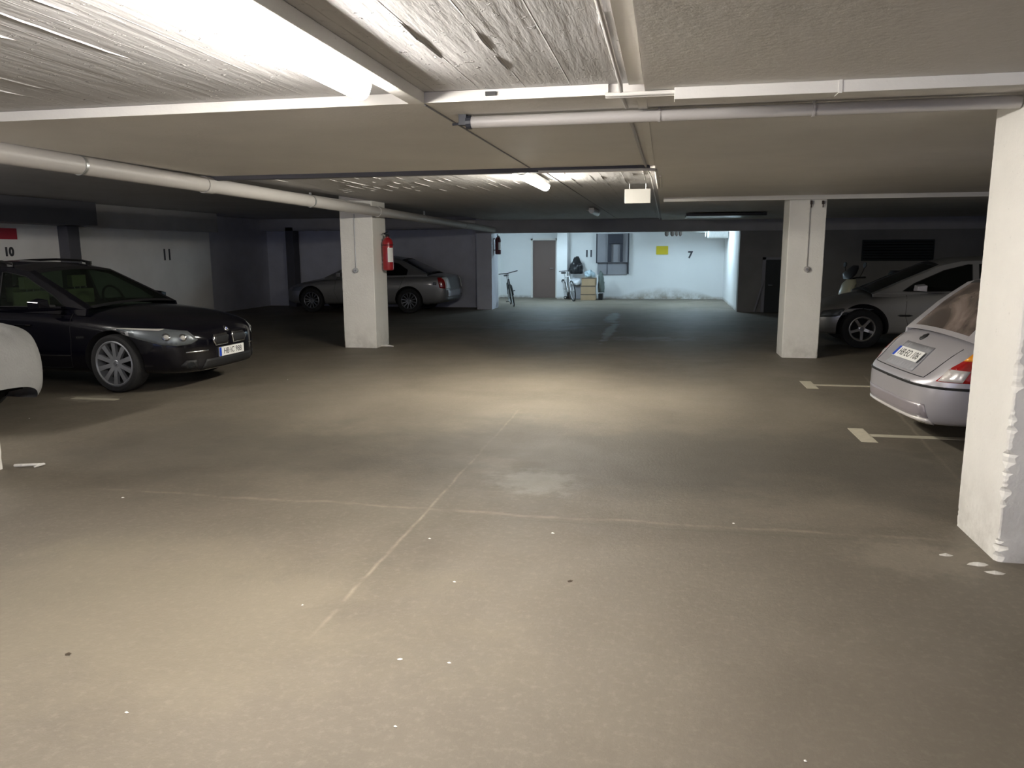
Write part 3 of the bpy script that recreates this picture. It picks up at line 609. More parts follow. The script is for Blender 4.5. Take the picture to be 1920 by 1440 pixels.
# ------------------------------------------------------------------ cars (x forward, y left, z up, origin on the floor under the middle)
def lerp_table(tab, x):
    if x <= tab[0][0]: return tab[0][1]
    for (a, va), (b, vb) in zip(tab, tab[1:]):
        if x <= b:
            t = (x-a)/(b-a); return va+(vb-va)*t
    return tab[-1][1]
def apply_mods(o):
    bpy.context.view_layer.update(); me = mesh_of(o); old = o.data; o.modifiers.clear(); o.data = me; return o
def refine(poly, step):
    out = []
    for i, p in enumerate(poly):
        q = poly[(i+1) % len(poly)]; d = math.dist(p, q); n = max(1, int(d/step))
        out += [(p[0]+(q[0]-p[0])*k/n, p[1]+(q[1]-p[1])*k/n) for k in range(n)]
    return out
class Car:
    def __init__(s, name, loc, yaw, label, sp):
        s.sp = sp; s.root = empty(name, loc, yaw, label, 'car'); s.P = sp['paint']; s.body(); s.cabin(); s.bvh()
    def W(s, x): return lerp_table(s.sp['w'], x)
    def body(s):
        sp = s.sp; vs = []; rings = []
        for x in sp['x']:
            w_, zb, zt, zc = s.W(x), lerp_table(sp['zb'], x), lerp_table(sp['zt'], x), lerp_table(sp['zc'], x); h = zt-zb
            half = [(0, zb), (w_*.55, zb), (w_*.86, zb+.015), (w_*.955, zb+.10*h), (w_*.99, zb+.36*h), (w_, zb+.62*h), (w_*.985, zb+.86*h), (w_*.93, zt), (w_*.72, zt+(zc-zt)*.55), (w_*.38, zt+(zc-zt)*.92), (0, zc)]
            ring = half + [(-y, z) for y, z in half[-2:0:-1]]
            rings.append([(x, y, z) for y, z in ring])
        n = len(rings[0]); vs = [p for r in rings for p in r]
        fs = [(i*n+k, i*n+(k+1) % n, (i+1)*n+(k+1) % n, (i+1)*n+k) for i in range(len(rings)-1) for k in range(n)]
        # end caps: a shrunk ring, then a strip of quads
        for e, ri in ((0, 0), (1, len(rings)-1)):
            c = [sum(p[j] for p in rings[ri])/n for j in range(3)]; dx = -.012 if e == 0 else .012
            base = len(vs); vs += [(p[0]+dx, c[1]+(p[1]-c[1])*.8, c[2]+(p[2]-c[2])*.8) for p in rings[ri]]
            for k in range(n):
                q = (ri*n+k, ri*n+(k+1) % n, base+(k+1) % n, base+k); fs.append(q)
            m_ = n//2
            for k in range(1, m_): fs.append((base+k, base+k-1 if k > 0 else base, base+(n-k+1) % n, base+(n-k) % n) if k > 1 else (base+1, base, base+n-1))
            fs.append((base+m_, base+m_-1, base+m_+1))
        mb = MB(); mb.add(vs, fs, s.P); mb.slot(M['well']); o = mb.build('body', s.root, True)
        md = o.modifiers.new('s', 'SUBSURF'); md.levels = 2; apply_mods(o)
        cut = MB(); cut.slot(s.P); R = sp['arch']; c0 = sp['track']-.26
        for ax in sp['axles']:
            for sd in (-1, 1):
                M4 = Matrix.Translation((ax, sd*(c0+.40), sp['wr']+.01)) @ Matrix.Rotation(math.radians(90), 4, 'X')
                cut.lathe([(R, -.42), (R, .42)], M['well'], 40, M4)
        co = cut.build('cutter', s.root)
        for mt in (s.P, M['well']):
            if mt.name not in [q.name for q in co.data.materials]: co.data.materials.append(mt)
        md = o.modifiers.new('b', 'BOOLEAN'); md.object = co; md.operation = 'DIFFERENCE'; md.solver = 'EXACT'
        try: md.material_mode = 'INDEX'
        except Exception: pass
        apply_mods(o); bpy.data.objects.remove(co)
        for p in o.data.polygons:
            p.use_smooth = True
            c = p.center
            if sp['cab'][0][0] < 99 and sp['cabx'][0]+.12 < c.x < sp['cabx'][1]-.25 and p.normal.z > .5 and abs(c.y) < s.W(c.x)*.86 and c.z > .5: p.material_index = 1
        try: o.data.set_sharp_from_angle(angle=math.radians(38))
        except Exception: pass
        s.bo = o
    def side_y(s, x, z):
        zb = lerp_table(s.sp['zt'], x); return s.W(x)*.925 - s.sp['tum']*max(0, z-zb)-.02
    def patch(s, poly, hole, off, sd, thick, mat, name, parent=None, smooth=False):
        polys = [refine(poly, .07)]+[refine(h, .07) for h in hole]
        pts = [p for q in polys for p in q]; tri = tessellate_polygon([[Vector((p[0], p[1], 0)) for p in q] for q in polys])
        mb = MB(); mb.add([(p[0], sd*(s.side_y(*p)+off), p[1]) for p in pts], [tuple(t) for t in tri], mat)
        mb.add([(p[0], sd*(s.side_y(*p)+off-thick), p[1]) for p in pts], [tuple(t)[::-1] for t in tri], mat)
        base = len(pts); o0 = 0
        for q in polys:
            n = len(q)
            mb.f += [[o0+k, o0+(k+1) % n, base+o0+(k+1) % n, base+o0+k] for k in range(n)]; mb.mi += [mb.slot(mat)]*n; o0 += n
        return mb.build(name, parent or s.root)
    def cabin(s):
        sp = s.sp; sil = sp['cab']; base = sp['cabbase']
        for sd in (-1, 1):
            tag(s.patch([tuple(p) for p in sil]+base, [w_ for w_, g in sp['side_windows']], 0, sd, .035, s.P, 'window_frame'))
            for w_, g in sp['side_windows']:
                s.patch(w_, [], -.006, sd, .005, M[g], 'side_window')
                sub = MB(); ring = refine(w_, .08); sub.tube([(p[0], sd*(s.side_y(*p)-.001), p[1]) for p in ring], .007, M['black'], 5, closed=True); sub.build('window_seal', s.root)
        # top strip along the silhouette: screens and roof
        cr = sp['crown']
        def pt(P, Nn, sv):
            y = sv*(s.side_y(P[0], P[1])); b = cr*(1-sv*sv); return (P[0]+Nn[0]*b, y, P[1]+Nn[1]*b)
        nrm = []
        for i in range(len(sil)):
            a = Vector(sil[max(i-1, 0)]); b = Vector(sil[min(i+1, len(sil)-1)]); d = (b-a).normalized(); nn = Vector((d.y, -d.x)); nn = nn if nn.y > 0 else -nn; nrm.append(nn)
        for name, i0, i1, mat in sp['top']:
            rows = []
            for i in range(i0, i1):
                for k in range(8 if i < i1-1 else 9):
                    t = k/8; rows.append((Vector(sil[i]).lerp(Vector(sil[i+1]), t), nrm[i].lerp(nrm[i+1], t).normalized()))
            glass = mat.startswith('glass'); svs = [-1+2*k/32 for k in range(33)]
            def sheet(sv, rws, off, mt, nm, par):
                mb = MB(); R0 = len(rws); C0 = len(sv)
                for dz in (off, off-.006):
                    base_ = len(mb.v); mb.add([pt((P[0]+Nn[0]*dz, P[1]+Nn[1]*dz), Nn, q) for P, Nn in rws for q in sv], [(i*C0+k, i*C0+k+1, (i+1)*C0+k+1, (i+1)*C0+k) for i in range(R0-1) for k in range(C0-1)], mt)
                n1 = R0*C0; edge = [k for k in range(C0)]+[i*C0+C0-1 for i in range(1, R0)]+[(R0-1)*C0+k for k in range(C0-2, -1, -1)]+[i*C0 for i in range(R0-2, 0, -1)]
                mb.f += [[edge[j], edge[(j+1) % len(edge)], n1+edge[(j+1) % len(edge)], n1+edge[j]] for j in range(len(edge))]; mb.mi += [0]*len(edge)
                return mb.build(nm, par, True)
            if not glass: s.roof = sheet(svs, rows, 0, s.P if mat == 'paint' else M[mat], name, s.root)
            else:
                gf = sp.get('rgf', .90) if name == 'rear_window' else .90; inn = [q for q in svs if abs(q) < gf]; lo = rows[1:-1]
                sheet([q for q in svs if q < -gf+.07], rows, 0, s.P, 'pillar', s.root); sheet([q for q in svs if q > gf-.07], rows, 0, s.P, 'pillar', s.root)
                sheet(inn, rows[-2:], .001, s.P if sp.get('hdr') else M['black'], 'screen_edge', s.root); sheet(inn, rows[:2], .001, M['black'], 'screen_edge', s.root)
                sheet(inn, lo, -.002, M[mat], name, s.root)
        # seats and headrests seen through the glass
        for (x, ys) in sp['seats']:
            zb = lerp_table(sp['zt'], x)
            for y in ys:
                mb = MB(); mb.box((x-.09, y-.22, zb-.03), (x+.03, y+.22, zb+.20), M['seat_cloth']); mb.box((x-.07, y-.12, zb+.23), (x+.01, y+.12, zb+.38), M['seat_cloth']); mb.tube([(x-.03, y-.05, zb+.18), (x-.03, y-.05, zb+.25)], .008, M['steel'], 6); mb.tube([(x-.03, y+.05, zb+.18), (x-.03, y+.05, zb+.25)], .008, M['steel'], 6)
                mb.build('seat', s.root, bevel=.02)
        if sp.get('wheel_at'):
            x, y, z = sp['wheel_at']; mb = MB(); c = Vector((x, y, z)); mb.tube([c+Vector((math.sin(.35)*math.sin(t)*.18*-1, math.cos(t)*.18, math.cos(.35)*math.sin(t)*.18)) for t in [2*math.pi*k/24 for k in range(24)]], .014, M['black'], 8, closed=True)
            mb.tube([c, c+Vector((.25, 0, -.1))], .02, M['black'], 8); mb.tube([c+Vector((0, -.17, 0)), c+Vector((0, .17, 0))], .015, M['black'], 8); mb.build('steering_wheel', s.root, True)
    def bvh(s):
        vs = []; fs = []
        bpy.context.view_layer.update()
        for ch in s.root.children:
            if ch.type == 'MESH' and ch.name.split('.')[0] in ('body', 'window_frame', 'roof', 'pillar'):
                o = len(vs); vs += [v.co.copy() for v in ch.data.vertices]; fs += [[i+o for i in p.vertices] for p in ch.data.polygons]
        s.B = BVHTree.FromPolygons(vs, fs)
    def decal(s, name, poly, proj, mat, off=.004, thick=.008, parent=None, label=None, res=.035):
        """proj(u,v) -> (origin, direction); the outline is laid onto the body surface as a raised piece"""
        bm = bmesh.new(); vv = [bm.verts.new((p[0], p[1], 0)) for p in refine(poly, res*1.5)]; f = bm.faces.new(vv)
        bmesh.ops.triangulate(bm, faces=bm.faces)
        for _ in range(4):
            es = [e for e in bm.edges if e.calc_length() > res*1.6]
            if not es: break
            bmesh.ops.subdivide_edges(bm, edges=es, cuts=1); bmesh.ops.triangulate(bm, faces=[q for q in bm.faces if len(q.verts) > 3])
        dirn = None
        for v in bm.verts:
            o, d = proj(v.co.x, v.co.y); o = Vector(o); d = Vector(d).normalized(); dirn = d
            hit, nn, idx, dist = s.B.ray_cast(o, d)
            if hit is None: hit, nn, idx, dist = s.B.find_nearest(o+d*1.0)
            v.co = hit - d*off
        bmesh.ops.recalc_face_normals(bm, faces=bm.faces)
        if sum((q.normal.dot(dirn)*q.calc_area() for q in bm.faces)) > 0: bmesh.ops.reverse_faces(bm, faces=bm.faces)
        me = bpy.data.meshes.new(name); bm.to_mesh(me); bm.free(); me.materials.append(mat)
        for p in me.polygons: p.use_smooth = True
        o = bpy.data.objects.new(name, me); COL.objects.link(o); o.parent = parent or s.root
        md = o.modifiers.new('t', 'SOLIDIFY'); md.thickness = thick; md.offset = 0
        if label: o['label'] = label
        return o
    def line(s, name, pts, proj, r, mat, parent=None, sink=0):
        out = []
        for (a, b) in zip(pts, pts[1:]):
            n = max(1, int(math.dist(a, b)/.05)); out += [(a[0]+(b[0]-a[0])*k/n, a[1]+(b[1]-a[1])*k/n) for k in range(n)]
        out.append(pts[-1]); P = []
        for p in out:
            o, d = proj(*p); hit, nn, i, ds = s.B.ray_cast(Vector(o), Vector(d).normalized())
            if hit is not None: P.append(hit+Vector(d).normalized()*sink)
        if len(P) < 2: return None
        mb = MB(); mb.tube(P, r, mat, 6); return mb.build(name, parent or s.root, True)
    def wheel(s, ax, sd, style, rm, steer=0):
        r, tw = s.sp['wr'], s.sp['tw']; rr = s.sp['rim']
        e = s.sp['track']-tw/2
        base = Matrix.Translation((ax, sd*e, r)) @ Matrix.Rotation(steer, 4, 'Z') @ Matrix.Rotation(-sd*math.radians(90), 4, 'X')
        mb = MB(); h = tw/2
        mb.lathe([(rr, -h*.8), (rr+.03, -h*.95), (r-.03, -h), (r-.008, -h*.85), (r, -h*.5), (r, h*.5), (r-.008, h*.85), (r-.03, h), (rr+.03, h*.97), (rr+.004, h*.84), (rr, h*.6)], M['rubber'], 48, base, True)
        wo = mb.build('wheel', s.root, True)
        mb = MB(); mb.lathe([(rr+.004, h*.84), (rr-.008, h*.90), (rr-.022, h*.80), (rr-.026, h*.3), (rr-.03, -h*.8), (rr-.012, -h*.8), (rr-.006, h*.7)], rm, 48, base, True)
        hub = .055; mb.lathe([(0, h*.62), (hub*.6, h*.64), (hub, h*.56), (hub*1.1, h*.2), (0, h*.2)], rm, 24, base)
        n, kind = style
        for k in range(n):
            a = 2*math.pi*k/n+.3
            def P(rad, ang, z): return base @ Vector((rad*math.cos(ang), rad*math.sin(ang), z))
            lanes = [(0, 0, .40, .22)] if kind == 'star' else ([(-.10, -.17, .16, .10), (.10, .17, .16, .10)] if kind == 'twin' else ([(0, 0, .40, .22)] if kind == 'fat' else [(0, 0, .22, .13)]))
            for a0, a1, w0, w1 in lanes:
                r0, r1 = hub*.7, rr-.015
                wi, wo_ = w0*.5*hub*2.2, w1*.5*rr
                vs = []
                for z0, z1 in ((h*.60, h*.80), (h*.28, h*.5)):
                    for rad, wd, z, an in ((r0, wi, z0, a+a0*.6), ((r0+r1)/2, (wi+wo_)*.5*.9, (z0+z1)/2+.004, a+(a0+a1)*.4), (r1, wo_, z1, a+a1)):
                        for q in (-1, 1): vs.append(P(math.hypot(rad, wd), an+q*math.atan2(wd, rad), z))
                f = [(0, 1, 3, 2), (2, 3, 5, 4), (6, 8, 9, 7), (8, 10, 11, 9), (0, 2, 8, 6), (2, 4, 10, 8), (1, 7, 9, 3), (3, 9, 11, 5)]
                mb.add(vs, f, rm)
        mb.build('rim', wo)
        mb = MB(); mb.lathe([(0, -h*.1), (rr-.035, -h*.1), (rr-.035, -h*.25), (0, -h*.25)], M['well'], 32, base); mb.build('brake_disc', wo)
        mb = MB(); mb.lathe([(0, h*.69), (.022, h*.68), (.028, h*.63), (0, h*.63)], M['alloy_dull'], 20, base); mb.build('hub_cap', wo)
        return wo
    def wheels(s, style, rm, steer=0):
        for i, ax in enumerate(s.sp['axles']):
            for sd in (-1, 1): s.wheel(ax, sd, style, rm, steer if i == 0 else 0)
    def plate(s, M4, txt, two=False, txt_mat=None):
        mb = MB(); mb.box((-.26, -.055, 0), (.26, .055, .006), M['plate']); tmp = mb; 
        for i in range(len(tmp.v)): tmp.v[i] = M4 @ tmp.v[i]
        o = tmp.build('license_plate', s.root, bevel=.002); o['label'] = 'white registration plate'
        mb = MB(); mb.box((-.258, -.052, .0055), (-.215, .052, .0075), M['eu_blue'])
        for i in range(len(mb.v)): mb.v[i] = M4 @ mb.v[i]
        b = mb.build('blue_band', o)
        text_obj('plate_letters', txt, .098, M4 @ Matrix.Translation((.02, -.002, .006)), M['ink'], o, .0012, sx=.86)
        return o
def SIDE(sd): return lambda x, z: ((x, sd*2.0, z), (0, -sd, 0))
def FRONT(y, z): return ((4.0, y, z), (-1, 0, 0))
def REAR(y, z): return ((-4.0, y, z), (1, 0, 0))
def DIAG(sd, deg, fx=1):
    """looking at the front (fx=1) or rear (fx=-1) corner on side sd; u runs outward"""
    a = math.radians(deg); d = Vector((-fx*math.cos(a), -sd*math.sin(a), 0)); u = Vector((-fx*math.sin(a), sd*math.cos(a), 0)); c = Vector((fx*1.7, 0, 0))
    return lambda p, z: (c - d*3 + u*p + Vector((0, 0, z)), d)

# --- black estate ---
EST = dict(paint=M['paint_black'], x=[-2.42, -2.36, -2.2, -1.9, -1.4, -.9, -.4, 0, .4, .8, 1.1, 1.4, 1.7, 1.95, 2.15, 2.28, 2.36, 2.40],
  w=[(-2.42, .70), (-2.36, .80), (-2.2, .875), (-1.8, .915), (-.5, .925), (1.4, .92), (1.8, .90), (2.05, .86), (2.2, .79), (2.3, .68), (2.36, .56), (2.40, .44)],
  zb=[(-2.42, .36), (-2.3, .24), (-1.9, .19), (1.9, .19), (2.25, .20), (2.36, .22), (2.40, .26)],
  zt=[(-2.42, .78), (-2.3, .93), (-1.8, .96), (0, .93), (.9, .90), (1.5, .84), (1.9, .785), (2.2, .725), (2.34, .675), (2.40, .60)],
  zc=[(-2.42, .82), (-2.3, .96), (0, .95), (.75, .98), (1.0, .985), (1.6, .94), (2.05, .865), (2.28, .77), (2.40, .64)],
  axles=(1.48, -1.41), wr=.338, arch=.378, track=.905, tw=.235, rim=.262, tum=.36, crown=.05, cabx=(-2.3, .95),
  cab=[(1.10, .955), (.75, 1.13), (.22, 1.385), (-.05, 1.435), (-.6, 1.46), (-1.4, 1.43), (-1.95, 1.37), (-2.32, .98)],
  cabbase=[(-2.32, .90), (0, .90), (1.1, .88)],
  side_windows=[([(.80, .985), (.62, 1.11), (.20, 1.325), (-.10, 1.38), (-.15, 1.375), (-.12, .975)], 'glass'), ([(-.22, .975), (-.26, 1.39), (-.7, 1.405), (-1.05, 1.39), (-1.12, .985)], 'glass'), ([(-1.24, .99), (-1.16, 1.385), (-1.8, 1.33), (-2.08, 1.02)], 'glass_dark')],
  top=[('windshield', 0, 2, 'glass'), ('roof', 2, 6, 'paint'), ('rear_window', 6, 7, 'glass_dark')],
  seats=[(-.05, (-.38, .38)), (-.95, (-.40, .40))], wheel_at=(.48, .38, 1.0))
bmw = Car('estate_car', (-7.64, 8.64, 0), math.radians(-2), 'black estate car facing the aisle with a white number plate and many-spoked wheels', EST)
bmw.wheels((10, 'fat'), M['alloy_mid'], math.radians(-4))
for sd in (-1, 1):
    # headlamp wrapping the corner: u outward, v up
    D = DIAG(sd, 40)
    hl = bmw.decal('headlamp', [(.0, .60), (.08, .56), (.24, .545), (.40, .565), (.60, .63), (.90, .755), (.66, .755), (.34, .74), (.10, .705)], D, M['reflector'], .003, .004)
    bmw.decal('lens_cover', [(-.005, .60), (.08, .555), (.24, .54), (.41, .56), (.60, .625), (.91, .755), (.66, .76), (.34, .745), (.10, .71)], D, M['lens'], .012, .003, parent=hl)
    for (u, v, q) in ((.17, .635, .044), (.34, .650, .044)):
        bmw.decal('lamp_ring', [(u+q*math.cos(t), v+q*math.sin(t)) for t in [k*.5236 for k in range(12)]], D, M['chrome'], .009, .003, parent=hl, res=.02)
        bmw.decal('bulb', [(u+q*.6*math.cos(t), v+q*.6*math.sin(t)) for t in [k*.5236 for k in range(12)]], D, M['sign_white'], .013, .003, parent=hl, res=.02)
    bmw.decal('brow_strip', [(.34, .742), (.40, .722), (.86, .752), (.70, .756)], D, M['sign_white'], .017, .003, parent=hl, res=.03)
    # kidney
    kd = bmw.decal('grille', [(sd*.035, .60), (sd*.06, .50), (sd*.30, .50), (sd*.34, .56), (sd*.31, .635), (sd*.06, .64)], FRONT, M['chrome'], .006, .010, label='chrome framed grille half', res=.03)
    bmw.decal('grille_mesh', [(sd*.05, .595), (sd*.07, .515), (sd*.29, .515), (sd*.32, .56), (sd*.295, .62), (sd*.07, .625)], FRONT, M['black'], .013, .006, parent=kd, res=.03)
    fl = bmw.decal('fog_lamp', [(.16, .27), (.30, .26), (.36, .31), (.30, .37), (.18, .37)], DIAG(sd, 30), M['black'], .004, .006)
    bmw.decal('fog_lamp_glass', [(.245+.04*math.cos(t), .315+.04*math.sin(t)) for t in [k*.5236 for k in range(12)]], DIAG(sd, 30), M['lens'], .010, .004, parent=fl, res=.02)
    bmw.decal('bumper_strip', [(.02, .455), (.30, .455), (.30, .470), (.02, .470)], DIAG(sd, 30), M['chrome'], .003, .004, res=.05)
    bmw.decal('side_marker', [(1.13, .63), (1.02, .625), (1.02, .65), (1.13, .655)], SIDE(sd), M['lens'], .003, .004)
    for x0 in (.30, -.80):
        mb = MB(); y = sd*(bmw.W(x0)+.005); mb.tube([(x0+.1, y-.01*sd, .77), (x0+.08, y+.028*sd, .775), (x0-.08, y+.028*sd, .775), (x0-.1, y-.01*sd, .77)], .012, M['paint_black'], 8); mb.build('door_handle', bmw.root, True)
    for ln in ([(.93, .90), (.95, .60), (.90, .28), (-.10, .26), (-.16, .94)], [(-.16, .94), (-.12, .26), (-.95, .28), (-1.05, .65), (-1.18, .94)]): bmw.line('door_seam', ln, SIDE(sd), .0035, M['well'])
    bmw.line('side_moulding', [(.92, .42), (-.95, .40)], SIDE(sd), .010, M['blackgloss'])
    bmw.decal('tail_lamp', [(.30, .72), (.66, .74), (.70, .92), (.40, .93)], DIAG(sd, 40, -1), M['red_lens'])
    # mirror
    mb = MB(); y0 = sd*.86; mb.tube([(.72, y0, .99), (.70, sd*.99, 1.0)], .022, M['black'], 8)
    vs = [(.60, .96, .96), (.60, 1.12, .965), (.60, 1.13, 1.06), (.60, .97, 1.09), (.76, .97, .975), (.73, 1.09, .98), (.73, 1.10, 1.05), (.75, .98, 1.075)]
    mb.add([(a, sd*b, c) for a, b, c in vs], [(0, 1, 2, 3), (4, 7, 6, 5), (0, 4, 5, 1), (1, 5, 6, 2), (2, 6, 7, 3), (3, 7, 4, 0)], M['paint_black']); mr = mb.build('wing_mirror', bmw.root, bevel=.02)
    mb = MB(); mb.add([(.598, sd*.975, .972), (.598, sd*1.11, .975), (.598, sd*1.115, 1.05), (.598, sd*.98, 1.078)], [(0, 1, 2, 3)], M['chrome']); mb.build('mirror_glass', mr)
    mb = MB(); mb.tube([(x, sd*(bmw.side_y(x, z)-.03), z+.055-(.02 if k in (0, 6) else 0)) for k, (x, z) in enumerate([(-.05, 1.435), (-.2, 1.445), (-.6, 1.46), (-1.0, 1.45), (-1.4, 1.43), (-1.75, 1.39), (-1.9, 1.375)])], .016, M['blackgloss'], 8)
    for x, z in ((-.08, 1.44), (-.95, 1.45), (-1.85, 1.38)): mb.box((x-.04, sd*(bmw.side_y(x, z)-.03)-.012, z), (x+.04, sd*(bmw.side_y(x, z)-.03)+.012, z+.05), M['blackgloss'])
    mb.build('roof_rail', bmw.root)
    bmw.line('bonnet_crease', [(.42, .62), (.44, .66)], FRONT, .004, M['well'])
bmw.decal('lower_intake', [(-.52, .24), (.52, .24), (.46, .36), (-.46, .36)], FRONT, M['black'], .003, .004)
bmw.decal('lip_strip', [(-.45, .225), (.45, .225), (.45, .235), (-.45, .235)], FRONT, M['chrome'], .004, .004)
for dy in (-.10, -.05, .0, .05):
    pass
rd = bmw.decal('roundel', [(.041*math.cos(t), .682+.030*math.sin(t)) for t in [k*math.pi/10 for k in range(20)]], FRONT, M['chrome'], .006, .005, label='round badge on the bonnet nose', res=.015)
bmw.decal('roundel_ring', [(.034*math.cos(t), .682+.024*math.sin(t)) for t in [k*math.pi/10 for k in range(20)]], FRONT, M['black'], .010, .004, parent=rd, res=.015)
for q in (0, 2):
    bmw.decal('roundel_quarter', [(0, .682)]+[(.020*math.cos(t), .682+.014*math.sin(t)) for t in [q*math.pi/2+k*math.pi/10 for k in range(6)]], FRONT, M['eu_blue'], .013, .003, parent=rd, res=.01)
    bmw.decal('roundel_quarter', [(0, .682)]+[(.020*math.cos(t), .682+.014*math.sin(t)) for t in [(q+1)*math.pi/2+k*math.pi/10 for k in range(6)]], FRONT, M['plate'], .013, .003, parent=rd, res=.01)
bmw.plate(Matrix.Translation((2.425, 0, .42)) @ Matrix.Rotation(math.radians(90), 4, 'Z') @ Matrix.Rotation(math.radians(90), 4, 'X'), 'HB·IC 988')
mb = MB(); mb.box((2.36, -.27, .36), (2.422, .27, .48), M['black']); mb.build('plate_holder', bmw.root, bevel=.01)

# --- silver hatchback (tail towards the aisle) ---
HAT = dict(paint=M['paint_silver'], x=[-1.90, -1.87, -1.80, -1.72, -1.62, -1.5, -1.3, -1.0, -.5, 0, .5, 1.0, 1.4, 1.7, 1.85, 1.92],
  w=[(-1.90, .46), (-1.87, .58), (-1.80, .68), (-1.72, .735), (-1.6, .775), (-1.2, .82), (.8, .83), (1.5, .79), (1.8, .66), (1.92, .5)],
  zb=[(-1.90, .25), (-1.8, .20), (-1.5, .19), (0, .20), (1.7, .22), (1.92, .3)],
  zt=[(-1.90, .53), (-1.87, .565), (-1.80, .60), (-1.72, .68), (-1.62, .785), (-1.5, .86), (-1.2, .88), (0, .86), (.9, .84), (1.5, .76), (1.92, .55)],
  zc=[(-1.90, .55), (-1.87, .585), (-1.80, .65), (-1.72, .745), (-1.62, .845), (-1.5, .915), (-1.2, .90), (0, .90), (.9, .92), (1.5, .82), (1.92, .58)],
  axles=(1.22, -1.22), wr=.285, arch=.325, track=.79, tw=.17, rim=.175, tum=.40, crown=.045, cabx=(-1.6, .9),
  cab=[(.98, .87), (.55, 1.12), (.10, 1.345), (-.3, 1.385), (-.85, 1.365), (-1.08, 1.30), (-1.30, 1.12), (-1.54, .87)],
  cabbase=[(-1.54, .80), (0, .80), (.98, .80)],
  side_windows=[([(.66, .91), (.48, 1.06), (.10, 1.27), (-.1, 1.30), (-.12, .90)], 'glass_dark'), ([(-.22, .90), (-.22, 1.30), (-.75, 1.28), (-.98, 1.14), (-1.02, .92)], 'glass_dark')],
  top=[('windshield', 0, 2, 'glass_dark'), ('roof', 2, 5, 'paint'), ('rear_window', 5, 7, 'glass_dusty')], hdr=1, rgf=.80,
  seats=[(-.1, (-.33, .33))])
fi = Car('hatchback_car', (3.84, 7.26, 0), math.radians(5), 'silver hatchback with dusty brown rear window, tail to the aisle behind the near right column', HAT)
fi.wheels((5, 'star'), M['alloy_dull'])
for sd in (-1, 1):
    D = DIAG(sd, 38, -1)
    tl = fi.decal('tail_lamp', [(-1.80, .575), (-1.60, .575), (-1.48, .74), (-1.34, .885), (-1.47, .875), (-1.58, .79), (-1.70, .69)], SIDE(sd), M['red_lens'], .003, .005, label='red, amber and clear tail lamp', res=.03)
    fi.decal('amber_segment', [(-1.635, .745), (-1.51, .745), (-1.46, .805), (-1.565, .805)], SIDE(sd), M['amber_lens'], .007, .004, parent=tl, res=.03)
    fi.decal('clear_segment', [(-1.79, .58), (-1.65, .58), (-1.60, .67), (-1.72, .675)], SIDE(sd), M['clear_lens'], .007, .004, parent=tl, res=.03)
    for ln in ([(.72, .86), (.78, .5), (.70, .26), (-.15, .25), (-.22, .86)],): fi.line('door_seam', ln, SIDE(sd), .003, M['well'])
    mb = MB(); y = sd*.815; mb.tube([(-.02, y-.02*sd, .72), (-.03, y+.025*sd, .722), (-.13, y+.025*sd, .722), (-.14, y-.02*sd, .72)], .011, M['black'], 8); mb.build('door_handle', fi.root, True)
    mb = MB(); mb.tube([(.55, sd*.78, .93), (.53, sd*.87, .94)], .02, M['black'], 8); mb.box((.46, sd*.93-.08, .90), (.56, sd*.93+.08, 1.01), M['paint_silver']); mb.build('wing_mirror', fi.root, bevel=.02)
    fi.decal('headlamp', [(.3, .55), (.6, .56), (.66, .68), (.35, .66)], DIAG(sd, 35), M['lens'])
    fi.line('bumper_strip', [(-.95, .525), (-1.4, .525), (-1.75, .525)], SIDE(sd), .011, M['black'])
fi.decal('fuel_flap', [(-1.36+.075*math.cos(t), .70+.075*math.sin(t)) for t in [k*math.pi/10 for k in range(20)]], SIDE(-1), M['paint_silver'], .004, .008)
for sd in (-1, 1): fi.line('bumper_strip', [(.02, .525), (.95, .525)], DIAG(sd, 38, -1), .011, M['black'])
fi.line('bumper_strip', [(-.62, .525), (.62, .525)], REAR, .011, M['black'])
fi.line('tailgate_seam', [(-.60, .82), (-.52, .585), (.52, .585), (.60, .82)], REAR, .004, M['well'])
fi.decal('lower_valance', [(-.62, .27), (.62, .27), (.60, .38), (-.60, .38)], REAR, M['paint_lower'], .002, .004)
fi.decal('bumper_lip', [(-.62, .225), (.62, .225), (.62, .262), (-.62, .262)], REAR, M['clear_lens'], .010, .022)
fi.decal('plate_recess', [(-.30, .60), (.30, .60), (.28, .79), (-.28, .79)], REAR, M['panel_grey'], .003, .006, label='grey number plate recess')
fi.decal('lock_button', [(-.03, .515), (.03, .515), (.03, .53), (-.03, .53)], REAR, M['black'], .004, .006, res=.02)
fi.decal('bumper_pad', [(-.40, .52), (-.31, .52), (-.31, .543), (-.40, .543)], REAR, M['panel_grey'], .004, .006, res=.02)
em = fi.decal('emblem', [(.10+.035*math.cos(t)*(1.25 if k % 2 else .9), .845+.026*math.sin(t)) for k, t in enumerate([k*math.pi/8 for k in range(16)])], REAR, M['black'], .006, .008, label='small dark badge above the plate', res=.015)
def on_surface(car, y, z, proj, off):
    o, d = proj(y, z); hit, nn, i, ds = car.B.ray_cast(Vector(o), Vector(d)); return hit
pa, pb_ = on_surface(fi, 0, .645, REAR, 0), on_surface(fi, 0, .75, REAR, 0)
zt_ = (pb_-pa).normalized(); xr = Vector((0, -1, 0)); nn_ = xr.cross(zt_).normalized(); ctr = (pa+pb_)/2 + nn_*.012
fi.plate(Matrix((xr, zt_, nn_)).transposed().to_4x4() if False else Matrix.Translation(ctr) @ Matrix((xr, zt_, nn_)).transposed().to_4x4(), 'HB·EO 106')
mb = MB(); mb.tube([(-1.80, .35, .235), (-1.60, .35, .24)], .022, M['steel'], 12); mb.build('exhaust_pipe', fi.root, True)

